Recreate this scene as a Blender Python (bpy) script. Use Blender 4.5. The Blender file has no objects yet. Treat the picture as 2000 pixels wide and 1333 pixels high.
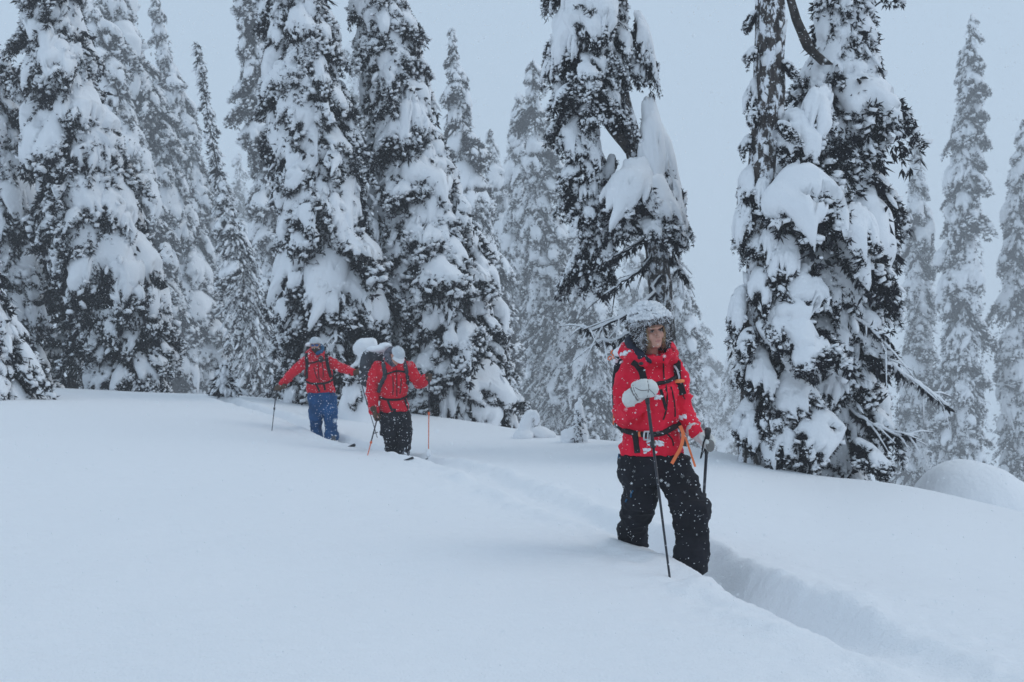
import bpy, math, random
import numpy as np
from mathutils import Vector, Matrix
from mathutils.bvhtree import BVHTree
from math import radians as R, pi, sin, cos

S = bpy.context.scene
COL = S.collection
# ------------------------------------------------------------------ camera
cam_d = bpy.data.cameras.new('camera'); cam = bpy.data.objects.new('camera', cam_d); COL.objects.link(cam)
cam.location = (0, 0, 0); cam.rotation_euler = (R(90), 0, 0)
cam_d.lens = 40; cam_d.sensor_width = 36; cam_d.clip_start = 0.1; cam_d.clip_end = 3000
cam_d.dof.use_dof = True; cam_d.dof.focus_distance = 7.6; cam_d.dof.aperture_fstop = 5.0
S.camera = cam
# ------------------------------------------------------------------ overcast sky
W = bpy.data.worlds.new('World'); S.world = W; W.use_nodes = True
nt = W.node_tree; nt.nodes.clear()
out = nt.nodes.new('ShaderNodeOutputWorld'); bg = nt.nodes.new('ShaderNodeBackground')
sky = nt.nodes.new('ShaderNodeTexSky'); sky.sky_type = 'NISHITA'; sky.sun_disc = False
SUN_EL, SUN_AZ = R(48), R(78)
sky.sun_elevation = SUN_EL; sky.sun_rotation = SUN_AZ
sky.air_density = 1.0; sky.dust_density = 4.0
mix = nt.nodes.new('ShaderNodeMix'); mix.data_type = 'RGBA'
mix.inputs['Factor'].default_value = 0.88            # cloud cover over the clear sky
mix.inputs['B'].default_value = (5.95, 7.58, 9.35, 1)
nt.links.new(sky.outputs['Color'], mix.inputs['A'])
nt.links.new(mix.outputs['Result'], bg.inputs['Color'])
bg.inputs['Strength'].default_value = 0.088
nt.links.new(bg.outputs['Background'], out.inputs['Surface'])
# ------------------------------------------------------------------ sun behind the cloud
sl = bpy.data.lights.new('sun', 'SUN'); so = bpy.data.objects.new('sun', sl); COL.objects.link(so)
sl.energy = 0.5; sl.angle = R(32); sl.color = (1.0, 0.97, 0.93)
so.rotation_euler = (R(90) - SUN_EL, 0, pi + SUN_AZ * -1)
_d = Vector((sin(SUN_AZ) * cos(SUN_EL), cos(SUN_AZ) * cos(SUN_EL), sin(SUN_EL)))
so.rotation_euler = _d.to_track_quat('Z', 'Y').to_euler()
S.view_settings.view_transform = 'Standard'; S.view_settings.look = 'None'
S.view_settings.exposure = 0.0; S.view_settings.gamma = 1.0; S.view_settings.use_curve_mapping = False
S.cycles.max_bounces = 8; S.cycles.diffuse_bounces = 4; S.cycles.glossy_bounces = 2
S.cycles.transmission_bounces = 2; S.cycles.volume_bounces = 2; S.cycles.transparent_max_bounces = 4
S.cycles.caustics_reflective = False; S.cycles.caustics_refractive = False

# ------------------------------------------------------------------ helpers
FPX = 2000 * 40 / 36.0
def P(px, py, Y):
    return Vector(((px - 1000) / FPX * Y, Y, -(py - 666.5) / FPX * Y))
def tag(o, label=None, cat=None, group=None, kind=None):
    if label: o['label'] = label
    if cat: o['category'] = cat
    if group: o['group'] = group
    if kind: o['kind'] = kind
    return o
def empty(name, loc, label=None, cat=None, group=None):
    o = bpy.data.objects.new(name, None); COL.objects.link(o); o.location = loc
    o.empty_display_size = 0.1
    return tag(o, label, cat, group)
def link(name, me, parent=None):
    o = bpy.data.objects.new(name, me); COL.objects.link(o)
    if parent is not None:
        o.parent = parent
        if parent.type == 'EMPTY' and parent.parent is None:
            o.matrix_parent_inverse = Matrix.Translation(-Vector(parent.location))
    return o
def mesh_np(name, V, F4=None, F3=None, mats=(), smooth=True, midx=None):
    V = np.asarray(V, np.float32).reshape(-1, 3)
    F4 = np.zeros((0, 4), np.int32) if F4 is None or len(F4) == 0 else np.asarray(F4, np.int32)
    F3 = np.zeros((0, 3), np.int32) if F3 is None or len(F3) == 0 else np.asarray(F3, np.int32)
    me = bpy.data.meshes.new(name)
    me.vertices.add(len(V)); me.vertices.foreach_set('co', V.ravel())
    nl = F4.size + F3.size
    me.loops.add(nl); me.loops.foreach_set('vertex_index', np.concatenate([F4.ravel(), F3.ravel()]))
    n = len(F4) + len(F3); me.polygons.add(n)
    st = np.concatenate([np.arange(len(F4)) * 4, F4.size + np.arange(len(F3)) * 3]).astype(np.int32)
    me.polygons.foreach_set('loop_start', st)
    for m in mats: me.materials.append(m)
    if midx is not None: me.polygons.foreach_set('material_index', np.asarray(midx, np.int32))
    me.polygons.foreach_set('use_smooth', np.full(n, smooth, bool))
    me.update(calc_edges=True); me.validate()
    return me
def vnoise(p, seed=0):
    p = np.asarray(p, np.float64); i = np.floor(p).astype(np.int64); f = p - i
    u = f * f * f * (f * (f * 6 - 15) + 10)
    def h(ix, iy, iz):
        n = (ix * 374761393 + iy * 668265263 + iz * 2147483647 + seed * 974711 + 1013904223) & 0xFFFFFFFF
        n = ((n ^ (n >> 13)) * 1274126177) & 0xFFFFFFFF
        n = ((n ^ (n >> 16)) * 2246822519) & 0xFFFFFFFF
        n = n ^ (n >> 15)
        return n / 2147483647.5 - 1.0
    r = 0
    for a in (0, 1):
        for b in (0, 1):
            for c in (0, 1):
                w = (u[..., 0] if a else 1 - u[..., 0]) * (u[..., 1] if b else 1 - u[..., 1]) * (u[..., 2] if c else 1 - u[..., 2])
                r = r + w * h(i[..., 0] + a, i[..., 1] + b, i[..., 2] + c)
    return r
def fbm(p, seed=0, o=3):
    r = 0; a = 1.0; p = np.asarray(p, float)
    for k in range(o): r = r + a * vnoise(p, seed + k * 17); p = p * 2.03; a *= 0.5
    return r
def sstep(a, b, x):
    t = np.clip((x - a) / (b - a), 0, 1); return t * t * (3 - 2 * t)

# ------------------------------------------------------------------ materials
def mat(name, col, rough=0.8, spec=0.3, var=0.0, vscale=8.0, bump=0.0, bscale=30.0, bdist=0.01, sheen=0.0, metal=0.0, col2=None, stretch=None):
    m = bpy.data.materials.new(name); m.use_nodes = True; t = m.node_tree
    b = t.nodes['Principled BSDF']
    b.inputs['Roughness'].default_value = rough; b.inputs['Specular IOR Level'].default_value = spec
    b.inputs['Metallic'].default_value = metal
    if sheen: b.inputs['Sheen Weight'].default_value = sheen
    b.inputs['Base Color'].default_value = (*col, 1)
    tc = t.nodes.new('ShaderNodeTexCoord'); mp = t.nodes.new('ShaderNodeMapping')
    t.links.new(tc.outputs['Object'], mp.inputs['Vector'])
    if stretch: mp.inputs['Scale'].default_value = stretch
    if var or col2:
        n = t.nodes.new('ShaderNodeTexNoise'); n.inputs['Scale'].default_value = vscale; n.inputs['Detail'].default_value = 5
        t.links.new(mp.outputs['Vector'], n.inputs['Vector'])
        r = t.nodes.new('ShaderNodeValToRGB')
        lo = col2 if col2 else tuple(c * (1 - var) for c in col); hi = col if col2 else tuple(min(1, c * (1 + var)) for c in col)
        r.color_ramp.elements[0].position = 0.35; r.color_ramp.elements[1].position = 0.65
        r.color_ramp.elements[0].color = (*lo, 1); r.color_ramp.elements[1].color = (*hi, 1)
        t.links.new(n.outputs['Fac'], r.inputs['Fac']); t.links.new(r.outputs['Color'], b.inputs['Base Color'])
    if bump:
        n2 = t.nodes.new('ShaderNodeTexNoise'); n2.inputs['Scale'].default_value = bscale; n2.inputs['Detail'].default_value = 6
        t.links.new(mp.outputs['Vector'], n2.inputs['Vector'])
        bu = t.nodes.new('ShaderNodeBump'); bu.inputs['Strength'].default_value = bump; bu.inputs['Distance'].default_value = bdist
        t.links.new(n2.outputs['Fac'], bu.inputs['Height']); t.links.new(bu.outputs['Normal'], b.inputs['Normal'])
    return m
SNOWC = (0.87, 0.885, 0.91)
M_ground = mat('snow_ground', SNOWC, 0.75, 0.2, bump=0.6, bscale=9.0, bdist=0.035, stretch=(.45, 1.6, 1))
def grain(m, scale, dist, st):
    t = m.node_tree; b = t.nodes['Principled BSDF']; bu0 = b.inputs['Normal'].links[0].from_node
    n = t.nodes.new('ShaderNodeTexNoise'); n.inputs['Scale'].default_value = scale; n.inputs['Detail'].default_value = 3
    tc = t.nodes.new('ShaderNodeTexCoord'); t.links.new(tc.outputs['Object'], n.inputs['Vector'])
    bu = t.nodes.new('ShaderNodeBump'); bu.inputs['Strength'].default_value = st; bu.inputs['Distance'].default_value = dist
    t.links.new(n.outputs['Fac'], bu.inputs['Height']); t.links.new(bu0.outputs['Normal'], bu.inputs['Normal']); t.links.new(bu.outputs['Normal'], b.inputs['Normal'])
grain(M_ground, 70.0, 0.009, 0.8)
M_snow = mat('snow_on_branch', SNOWC, 0.8, 0.15, bump=0.5, bscale=11, bdist=0.04)
M_need = mat('fir_needles', (0.0095, 0.0088, 0.014), 0.85, 0.05, var=0.5, vscale=3)
M_bark = mat('bark', (0.075, 0.062, 0.055), 0.95, 0.1, bump=0.9, bscale=14, bdist=0.05, col2=(0.025, 0.021, 0.02), vscale=10, stretch=(1, 1, 0.25))
M_barksnow = mat('bark_with_rime', (0.085, 0.072, 0.066), 0.95, 0.1, bump=0.9, bscale=14, bdist=0.05, col2=(0.026, 0.022, 0.021), vscale=16, stretch=(1, 1, 0.3))
def rime(m, pos, scale, st):
    t = m.node_tree; b = t.nodes['Principled BSDF']; old_ = b.inputs['Base Color'].links[0].from_socket
    tc = t.nodes.new('ShaderNodeTexCoord'); mp = t.nodes.new('ShaderNodeMapping'); mp.inputs['Scale'].default_value = st
    n = t.nodes.new('ShaderNodeTexNoise'); n.inputs['Scale'].default_value = scale; n.inputs['Detail'].default_value = 8; n.inputs['Roughness'].default_value = .68
    r = t.nodes.new('ShaderNodeValToRGB'); r.color_ramp.elements[0].position = pos; r.color_ramp.elements[1].position = pos + .06
    mx = t.nodes.new('ShaderNodeMix'); mx.data_type = 'RGBA'; mx.inputs['B'].default_value = (0.8, 0.82, 0.86, 1)
    t.links.new(tc.outputs['Object'], mp.inputs['Vector']); t.links.new(mp.outputs['Vector'], n.inputs['Vector']); t.links.new(n.outputs['Fac'], r.inputs['Fac'])
    t.links.new(r.outputs['Color'], mx.inputs['Factor']); t.links.new(old_, mx.inputs['A']); t.links.new(mx.outputs['Result'], b.inputs['Base Color'])
rime(M_barksnow, .50, 8.5, (1, 1, .6))
M_flake = mat('snowflake', (0.9, 0.92, 0.95), 0.9, 0.1)
# ------------------------------------------------------------------ the snow slope
CR = np.array([  # azimuth as photo x, ridge height as photo y, distance of the ridge
    (-900, 735, 30), (0, 752, 28), (100, 757, 27), (300, 768, 27), (470, 771, 27), (600, 788, 26), (720, 800, 26), (850, 815, 25), (950, 828, 23),
    (1050, 845, 21), (1150, 857, 20), (1250, 865, 19), (1400, 878, 18), (1480, 903, 16.5), (1560, 932, 16), (1650, 938, 15.5),
    (1740, 942, 15), (1800, 957, 14.5), (2000, 1003, 14), (2900, 1200, 12)], float)
PATH = np.array([(-6.4, 25), (-5.2, 22.6), (-4.1, 20.9), (-3.2, 19.45), (-2.4, 17.9), (-1.62, 16.25), (-.7, 13.9), (0.0, 11.3), (0.6, 9.4),
                 (1.02, 8.1), (1.27, 7.2), (1.53, 5.93), (1.83, 4.73), (2.2, 3.6), (2.75, 2.3), (3.4, 1.0)], float)
def _spl(P0, n=14):
    o = []
    for k in range(len(P0) - 1):
        p0 = P0[max(k - 1, 0)]; p1 = P0[k]; p2 = P0[k + 1]; p3 = P0[min(k + 2, len(P0) - 1)]
        for j in range(n):
            t = j / n
            o.append(0.5 * ((2 * p1) + (-p0 + p2) * t + (2 * p0 - 5 * p1 + 4 * p2 - p3) * t * t + (-p0 + 3 * p1 - 3 * p2 + p3) * t ** 3))
    o.append(P0[-1]); return np.array(o)
PATHF = _spl(PATH)
def path_dist(x, y):
    best = np.full(x.shape, 1e9); side = np.zeros(x.shape)
    for a, b in zip(PATHF[:-1], PATHF[1:]):
        d = b - a; l2 = d @ d
        t = np.clip(((x - a[0]) * d[0] + (y - a[1]) * d[1]) / l2, 0, 1)
        ex = x - a[0] - t * d[0]; ey = y - a[1] - t * d[1]
        q = ex * ex + ey * ey
        m = q < best
        best = np.where(m, q, best); side = np.where(m, np.sign(d[0] * ey - d[1] * ex), side)
    return np.sqrt(best), side
def ground_z(x, y, detail=True):
    x = np.asarray(x, float); y = np.asarray(y, float)
    yy = np.maximum(y, 0.3)
    px = np.clip(1000 + FPX * x / yy, -900, 2900)
    ks = np.array([-80, -40, 0, 40, 80])      # soften the kinks of the table
    zr = 0; D = 0
    for k in ks:
        zr = zr + np.interp(px + k, CR[:, 0], (CR[:, 1] - 666.5) / FPX * CR[:, 2]) / 5
        D = D + np.interp(px + k, CR[:, 0], CR[:, 2]) / 5
    zn = -1.36 - 0.018 * x - 0.05 * np.logaddexp(0, (x - 1.6) * 2) / 2
    zc = -zr
    t = sstep(5.0, D * 1.0, y)
    z = zn + (zc - zn) * t
    over = np.maximum(y - D, 0)
    steep = np.interp(px, [-900, 700, 1100, 1500, 2000], [0.13, 0.13, 0.2, 0.28, 0.3])
    z = z - np.minimum(steep * over * over / (over + .8), 40)
    z = z - 0.19 * np.exp(-((y - 18.2) / 3.2) ** 2 - ((x + 2.5) / 3.0) ** 2)
    if detail:
        q = np.stack([x, y, 0 * x], -1)
        fade = sstep(1.0, 4.0, np.abs(y)) * (1 - 0.75 * sstep(8, 16, y))
        z = z + fade * (0.035 * vnoise(q * [0.35, 0.5, 1], 3) + 0.018 * vnoise(q * [0.9, 1.1, 1], 5) + 0.006 * fbm(q * 2.6, 9, 3))
        d, s = path_dist(x, y)
        rough = fbm(q * 3.1, 21, 3)
        along = 0.75 + 0.25 * vnoise(np.stack([y * 0.9, 0 * x, 0 * x], -1), 31)
        deep = 0.36 * along
        deep = deep * np.interp(y, [0, 8.2, 8.8, 10, 13, 15.5, 16.2, 30], [1, 1, 0.7, 0.25, 0.2, 0.6, 0.8, 0.8])
        half = 0.19 + 0.015 * rough + 0.045 * vnoise(q * 1.3, 77)
        deep = deep * np.interp(y, [0, 4.5, 5.4, 6.3, 7.2], [0.02, 0.05, 0.3, 0.75, 1])
        hi = np.where(s > 0, half + 0.16 + 0.08 * vnoise(q * 1.1, 91), half + 0.05)
        z = z - deep * (1 - sstep(half - 0.09, hi, d))
        rim = sstep(4.6, 6.2, y) * np.exp(-((d - half - 0.17) / 0.13) ** 2)
        z = z + rim * (0.025 + 0.022 * rough) * np.where(s > 0, 1.0, 1.2)
        # trampled and crumbled snow beside the track
        near = np.exp(-(np.maximum(d - 0.3, 0) / 0.55) ** 2)
        z = z + near * (0.008 * fbm(q * 7, 41, 3) + 0.025 * np.maximum(fbm(q * 4.3, 51, 2) - 0.35, 0))
    return z
def gz(x, y): return float(ground_z(np.array([x]), np.array([y]))[0])

ang = np.concatenate([np.linspace(-180, -33, 60, endpoint=False), np.linspace(-33, 33, 1050, endpoint=False), np.linspace(33, 180, 60)])
rad = np.concatenate([[0.15, 0.4, 0.7], np.geomspace(1.0, 34, 640, endpoint=False), np.geomspace(34, 420, 40)])
A, Rr = np.meshgrid(np.radians(ang), rad, indexing='ij')
X = np.sin(A) * Rr; Yy = np.cos(A) * Rr
Z = ground_z(X, Yy)
na, nr = A.shape
idx = np.arange(na * nr).reshape(na, nr)
F = np.stack([idx[:-1, :-1], idx[:-1, 1:], idx[1:, 1:], idx[1:, :-1]], -1).reshape(-1, 4)
F = F[:, ::-1]
g = link('snow_slope', mesh_np('snow_slope', np.stack([X, Yy, Z], -1), F, mats=[M_ground]))
tag(g, 'smooth deep powder snow slope with a ski track running across it', None, None, 'structure')
# ------------------------------------------------------------------ falling snow haze
def box_mesh(name, lo, hi, m):
    x0, y0, z0 = lo; x1, y1, z1 = hi
    V = [(x0,y0,z0),(x1,y0,z0),(x1,y1,z0),(x0,y1,z0),(x0,y0,z1),(x1,y0,z1),(x1,y1,z1),(x0,y1,z1)]
    return mesh_np(name, V, [(0,3,2,1),(4,5,6,7),(0,1,5,4),(1,2,6,5),(2,3,7,6),(3,0,4,7)], mats=[m], smooth=False)
M_haze = bpy.data.materials.new('haze'); M_haze.use_nodes = True
t = M_haze.node_tree; t.nodes.clear()
ho = t.nodes.new('ShaderNodeOutputMaterial'); hv = t.nodes.new('ShaderNodeVolumePrincipled')
hv.inputs['Color'].default_value = (0.93, 0.95, 0.97, 1); hv.inputs['Density'].default_value = 0.0024
hv.inputs['Anisotropy'].default_value = 0.0
t.links.new(hv.outputs['Volume'], ho.inputs['Volume'])
hz = link('haze', box_mesh('haze', (-430, -430, float(Z.min()) - 1.0), (430, 430, 48.0), M_haze))
tag(hz, 'pale snowy haze that fades the far trees', None, None, 'stuff')
G1 = 'snow laden firs at the edge of the clearing'; G2 = 'firs standing farther back in the haze'; G3 = 'faint distant firs dissolving in the haze'
# ------------------------------------------------------------------ boughs
def kites(rng, pos, d, L, Wd, flat=0.25):
    """leaf-sized sprigs: a kite of two triangles (one quad) each"""
    n = len(pos)
    d = d / np.linalg.norm(d, axis=1, keepdims=True)
    r = rng.normal(size=(n, 3)); s = np.cross(d, r); s /= np.linalg.norm(s, axis=1, keepdims=True) + 1e-9
    a = pos; c = pos + d * L[:, None]
    m = pos + d * (L * 0.45)[:, None]
    b1 = m + s * Wd[:, None]; b2 = m - s * Wd[:, None]
    V = np.stack([a, b1, c, b2], 1).reshape(-1, 3)
    F = np.arange(n * 4).reshape(n, 4)
    return V, F
def sprigs(rng, pos, d, l0=0.07, l1=0.17, k=3, w=0.105):
    Vs = []
    n = len(pos); out = []
    base = d / np.linalg.norm(d, axis=1, keepdims=True)
    L = rng.uniform(l0, l1, n)
    for j in range(k):
        dj = base + rng.normal(size=(n, 3)) * (0.75 if j else 0.15)
        pj = pos + base * (L * (0.3 * j / k))[:, None]
        out.append(kites(rng, pj, dj, L * rng.uniform(0.6, 1, n), L * w * rng.uniform(0.7, 1.2, n)))
    o = 0; V = []; F = []
    for v, f in out: V.append(v); F.append(f + o); o += len(v)
    return np.concatenate(V), np.concatenate(F)
def join(parts):
    o = 0; V = []; F = []
    for v, f in parts:
        if len(v) == 0: continue
        V.append(v); F.append(np.asarray(f) + o); o += len(v)
    return np.concatenate(V), np.concatenate(F)
def make_bough(seed, kind='heavy'):
    """A drooping fir bough one metre long; returns needle (V,F) and snow (V,F)."""
    rng = np.random.default_rng(seed)
    th0, th1, Wd, T, hole = {'heavy': (rng.uniform(-50, -25), rng.uniform(-88, -76), rng.uniform(0.26, 0.42), rng.uniform(0.13, 0.21), rng.uniform(0.12, 0.42)),
                       'light': (rng.uniform(-25, 0), rng.uniform(-80, -60), rng.uniform(0.30, 0.42), rng.uniform(0.07, 0.12), rng.uniform(-0.38, -0.12))}[kind]
    ns, nv = 26, 27
    ss = np.linspace(0, 1.0, 60)
    th = np.radians(th0 + (th1 - th0) * ss ** 0.75)
    cx = np.concatenate([[0], np.cumsum(np.cos(th[:-1]) / 59)]); cz = np.concatenate([[0], np.cumsum(np.sin(th[:-1]) / 59)])
    phm = R(rng.uniform(58, 78)); off = rng.uniform(0, 100)
    skew = rng.uniform(-0.22, 0.22)
    def surf(s, v):
        cxs = np.interp(s, ss, cx) + np.maximum(s - 1, 0) * np.cos(th[-1]); czs = np.interp(s, ss, cz) + np.maximum(s - 1, 0) * np.sin(th[-1])
        ts = np.interp(s, ss, th)
        w = Wd * (0.10 + 1.02 * np.sin(np.clip(s, 0, 1.1) * 1.75) ** 0.9) * (1 - 0.25 * np.clip(s - 0.75, 0, 1))
        ph = v * phm
        N0 = np.stack([-np.sin(ts), 0 * ts, np.cos(ts)], -1); Yv = np.array([0, 1.0, 0])
        p = np.stack([cxs, skew * s * s, czs], -1)
        p = p + Yv * (w * np.sin(ph) / np.sin(phm))[..., None] - N0 * (w * (1 - np.cos(ph)) / np.sin(phm) * 0.9)[..., None]
        N = N0 * np.cos(ph)[..., None] + Yv * np.sin(ph)[..., None]
        Tg = np.stack([np.cos(ts), 0 * ts, np.sin(ts)], -1)
        return p, N, Tg
    def s_end(v):
        q = np.stack([v * 2.6 + off, 0 * v, 0 * v], -1)
        return 1.0 - 0.30 * np.abs(v) ** 1.7 + 0.26 * vnoise(q, seed) + 0.17 * vnoise(q * 2.9, seed + 3)
    def thick(sp, v, p):
        n1 = vnoise(p * 3.2 + off, seed + 7); n2 = fbm(p * [4.2, 4.2, 4.2] + off, seed + 11, 3)
        t = T * np.clip(sp / 0.16, 0.25, 1) ** 0.6 * np.sqrt(np.clip(1 - sp ** 5, 0, 1)) * np.sqrt(np.clip(1 - np.abs(v) ** 3.2, 0, 1)) * (0.8 + 0.55 * n1)
        t = t - T * 1.5 * np.clip(n2 - hole - 0.35 * (1 - sp), 0, None) * 2.2
        t = t - 0.012
        return t
    sp, v = np.meshgrid(np.linspace(0, 1, ns), np.linspace(-1, 1, nv), indexing='ij')
    s = sp * s_end(v)
    p, N, Tg = surf(s, v)
    t = thick(sp, v, p)
    up = np.array([0.0, 0, 1.0])
    q = p + (N * 0.85 + up * 0.35) * np.clip(t, -0.035, None)[..., None]
    q = q + 0.015 * np.stack([vnoise(p * 9 + 3.3 * k + off, seed + 50 + k) for k in range(3)], -1) * (t > 0)[..., None]
    idx = np.arange(ns * nv).reshape(ns, nv)
    F = np.stack([idx[:-1, :-1], idx[1:, :-1], idx[1:, 1:], idx[:-1, 1:]], -1).reshape(-1, 4)
    keep = (t.ravel()[F] > 0).sum(1) >= 1
    F = F[keep]
    used, inv = np.unique(F, return_inverse=True)
    snow = [(q.reshape(-1, 3)[used], inv.reshape(-1, 4))]
    # needles: fringe under the lower edge, the sides, the underside and the bare holes
    need = []
    down = np.array([0, 0, -1.0])
    def put(sv, vv, offn, k=3, l0=0.07, l1=0.17, dn=0.6, spread=0.5, along=0.8, vout=0.5):
        k = k + 3
        pp, NN, TT = surf(sv, vv)
        pp = pp + NN * offn[:, None]
        d = TT * along + down * dn + NN * 0.15 + np.array([0, 1.0, 0]) * (vv * vout)[:, None] + rng.normal(size=pp.shape) * spread
        need.append(sprigs(rng, pp, d, l0, l1, k))
        return pp, d
    heavy = kind == 'heavy'
    n = 190 if heavy else 220
    vv = rng.uniform(-1, 1, n); sv = s_end(vv) * rng.uniform(0.86, 1.06, n)
    fp, fd = put(sv, vv, rng.uniform(-0.08, 0.03, n), l0=.04, l1=.095)
    n = 130
    vv = rng.choice([-1, 1], n) * rng.uniform(0.85, 1.08, n); sv = s_end(vv) * rng.uniform(0.25, 1.0, n)
    put(sv, vv, rng.uniform(-0.08, 0.02, n), l0=.04, l1=.09)
    n = 330
    vv = rng.uniform(-1.05, 1.05, n); sv = s_end(vv) * rng.uniform(0.15, 1.12, n)
    put(sv, vv, rng.uniform(-0.34, -0.02, n), l0=0.07, l1=0.16, dn=1.0)
    n = 900
    vv = rng.uniform(-1, 1, n); sn = rng.uniform(0.1, 1, n); sv = sn * s_end(vv)
    pp, NN, TT = surf(sv, vv); tt = thick(sn, vv, pp)
    m = tt < 0.004; m &= np.cumsum(m) < (260 if not heavy else 150)
    if m.sum() > 3: put(sv[m], vv[m], rng.uniform(-0.03, 0.03, m.sum()), l0=0.05, l1=0.11)
    needV, needF = join(need)
    # little caps of snow caught on the fringe
    m = rng.random(len(fp)) < (0.14 if heavy else 0.22)
    cp = fp[m]; n = len(cp)
    for (v_, f_) in [blobs(rng, cp + fd[m] / np.linalg.norm(fd[m], axis=1, keepdims=True) * 0.06 + np.array([0.01, 0, 0.02]), rng.uniform(0.018, 0.045, n))]:
        snow.append((v_, f_))
    return (needV, needF), join(snow)
_OV = np.array([(1,0,0),(-1,0,0),(0,1,0),(0,-1,0),(0,0,1),(0,0,-1)], float)
_OF = np.array([(0,2,4,4),(2,1,4,4),(1,3,4,4),(3,0,4,4),(2,0,5,5),(1,2,5,5),(3,1,5,5),(0,3,5,5)])
def blobs(rng, c, r):
    """small eight-cornered lumps (a squashed, tilted box each)"""
    n = len(c)
    B = np.array([(x, y, z) for x in (-1, 1) for y in (-1, 1) for z in (-1, 1)], float) * 0.72
    V = B[None] * r[:, None, None] * rng.uniform(0.6, 1.3, (n, 8, 1)) * np.array([1.3, 1.3, 0.8])
    a = rng.uniform(0, 6.28, n); ca, sa = np.cos(a), np.sin(a)
    V = np.stack([V[..., 0] * ca[:, None] - V[..., 1] * sa[:, None], V[..., 0] * sa[:, None] + V[..., 1] * ca[:, None], V[..., 2] + 0.4 * V[..., 0]], -1)
    V = V + c[:, None]
    Q = np.array([(0,1,3,2),(4,6,7,5),(0,4,5,1),(2,3,7,6),(0,2,6,4),(1,5,7,3)])
    F = (np.arange(n) * 8)[:, None, None] + Q[None]
    return V.reshape(-1, 3), F.reshape(-1, 4)
def pads(rng, c, d, L, Wd):
    """elongated lumps of snow lying along twigs (eight corners each, smooth shaded)"""
    n = len(c); s = np.cross(d, np.array([0, 0, 1.0])); s /= np.linalg.norm(s, axis=1, keepdims=True) + 1e-9; nn = np.cross(s, d)
    row = [(-1.0, .35), (-.35, 1.0), (.45, .85), (1.0, .3)]; V = []
    for f, w in row:
        w_ = w * rng.uniform(.75, 1.25, n)
        for cs, sn in ((1, 0), (0, 1), (-1, 0), (0, -.6)):
            V.append(c + d * (L * f)[:, None] + s * (Wd * w_ * cs)[:, None] + nn * (Wd * w_ * .75 * sn)[:, None])
    V = np.stack(V, 1).reshape(-1, 3); Q = []
    for i in range(3):
        for k in range(4): Q.append((i*4+k, i*4+(k+1) % 4, (i+1)*4+(k+1) % 4, (i+1)*4+k))
    Q += [(3, 2, 1, 0), (12, 13, 14, 15)]
    return V, ((np.arange(n) * 16)[:, None, None] + np.array(Q)[None]).reshape(-1, 4)
def tube(pts, rads, n=6, cap=True):
    pts = [Vector(p) for p in pts]; V = []; F = []
    up = Vector((0.3, 0.2, 1)); prev = None
    for i, p in enumerate(pts):
        tg = (pts[min(i + 1, len(pts) - 1)] - pts[max(i - 1, 0)]).normalized()
        if prev is None:
            a = tg.cross(up if abs(tg.dot(up.normalized())) < 0.95 else Vector((1, 0, 0))).normalized()
        else:
            a = (prev - tg * prev.dot(tg)).normalized()
        prev = a; b = tg.cross(a)
        for k in range(n):
            an = 2 * pi * k / n; V.append(p + (a * cos(an) + b * sin(an)) * rads[i])
    for i in range(len(pts) - 1):
        for k in range(n):
            k2 = (k + 1) % n; F.append((i*n+k, i*n+k2, (i+1)*n+k2, (i+1)*n+k))
    V = np.array([tuple(v) for v in V])
    if cap:
        c0 = len(V); V = np.vstack([V, [tuple(pts[0])], [tuple(pts[-1])]])
        m = (len(pts) - 1) * n
        for k in range(0, n, 1):
            k2 = (k + 1) % n
            F.append((c0, k2, k, k)) ; F.append((c0 + 1, m + k, m + k2, m + k2))
    return V, np.array(F)
def fix34(V, F):
    """split a quad list with doubled corners into quads and triangles"""
    F = np.asarray(F); d = F[:, 2] == F[:, 3]
    return V, F[~d], F[d][:, :3]
def make_bare(seed):
    """A bare sagging limb with side twigs, a ridge of snow lying on each."""
    rng = random.Random(seed); wood = []; snow = []; ned = []
    nrng = np.random.default_rng(seed)
    def limb(p0, d0, L, r, sag, n=7):
        pts = [Vector(p0)]; d = Vector(d0).normalized()
        for k in range(n):
            d = (d + Vector((rng.uniform(-.08,.08), rng.uniform(-.08,.08), -sag + rng.uniform(-.05,.05)))).normalized()
            pts.append(pts[-1] + d * L / n)
        return pts
    main = limb((0, 0, 0), (1, rng.uniform(-.1, .1), rng.uniform(-0.4, 0.0)), 1.0, 0.02, rng.uniform(0.03, 0.10))
    limbs = [(main, 0.02)]
    for k in range(2, 8):
        for sd in (-1, 1):
            if rng.random() < 0.85:
                limbs.append((limb(main[k] if k < 8 else main[-1], (0.9, sd * rng.uniform(0.5, 0.9), rng.uniform(-0.5, -0.1)), rng.uniform(0.18, 0.42) * (1.15 - k * 0.09), 0.008, 0.08, 4), 0.008))
    for pts, r in limbs:
        n = len(pts)
        wood.append(tube(pts, [r * (1 - 0.75 * i / (n - 1)) for i in range(n)], 4))
        sp = [p + Vector((0, 0, r * 0.9 + 0.006)) for p in pts]
        snow.append(tube(sp, [(0.010 + r * 1.1) * (0.6 + 0.8 * rng.random()) * (1 - 0.5 * i / (n - 1)) for i in range(n)], 5))
        if rng.random() < 0.75:
            pp = np.array([tuple(p) for p in pts]); k = nrng.integers(0, n - 1, 14); f = nrng.random((14, 1))
            q = pp[k] * (1 - f) + pp[k + 1] * f
            ned.append(sprigs(nrng, q, np.array([0.5, 0, -1.0]) + nrng.normal(size=(14, 3)) * 0.5, 0.04, 0.11, 2))
    w = join(wood + ned); return w, join(snow)

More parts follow.
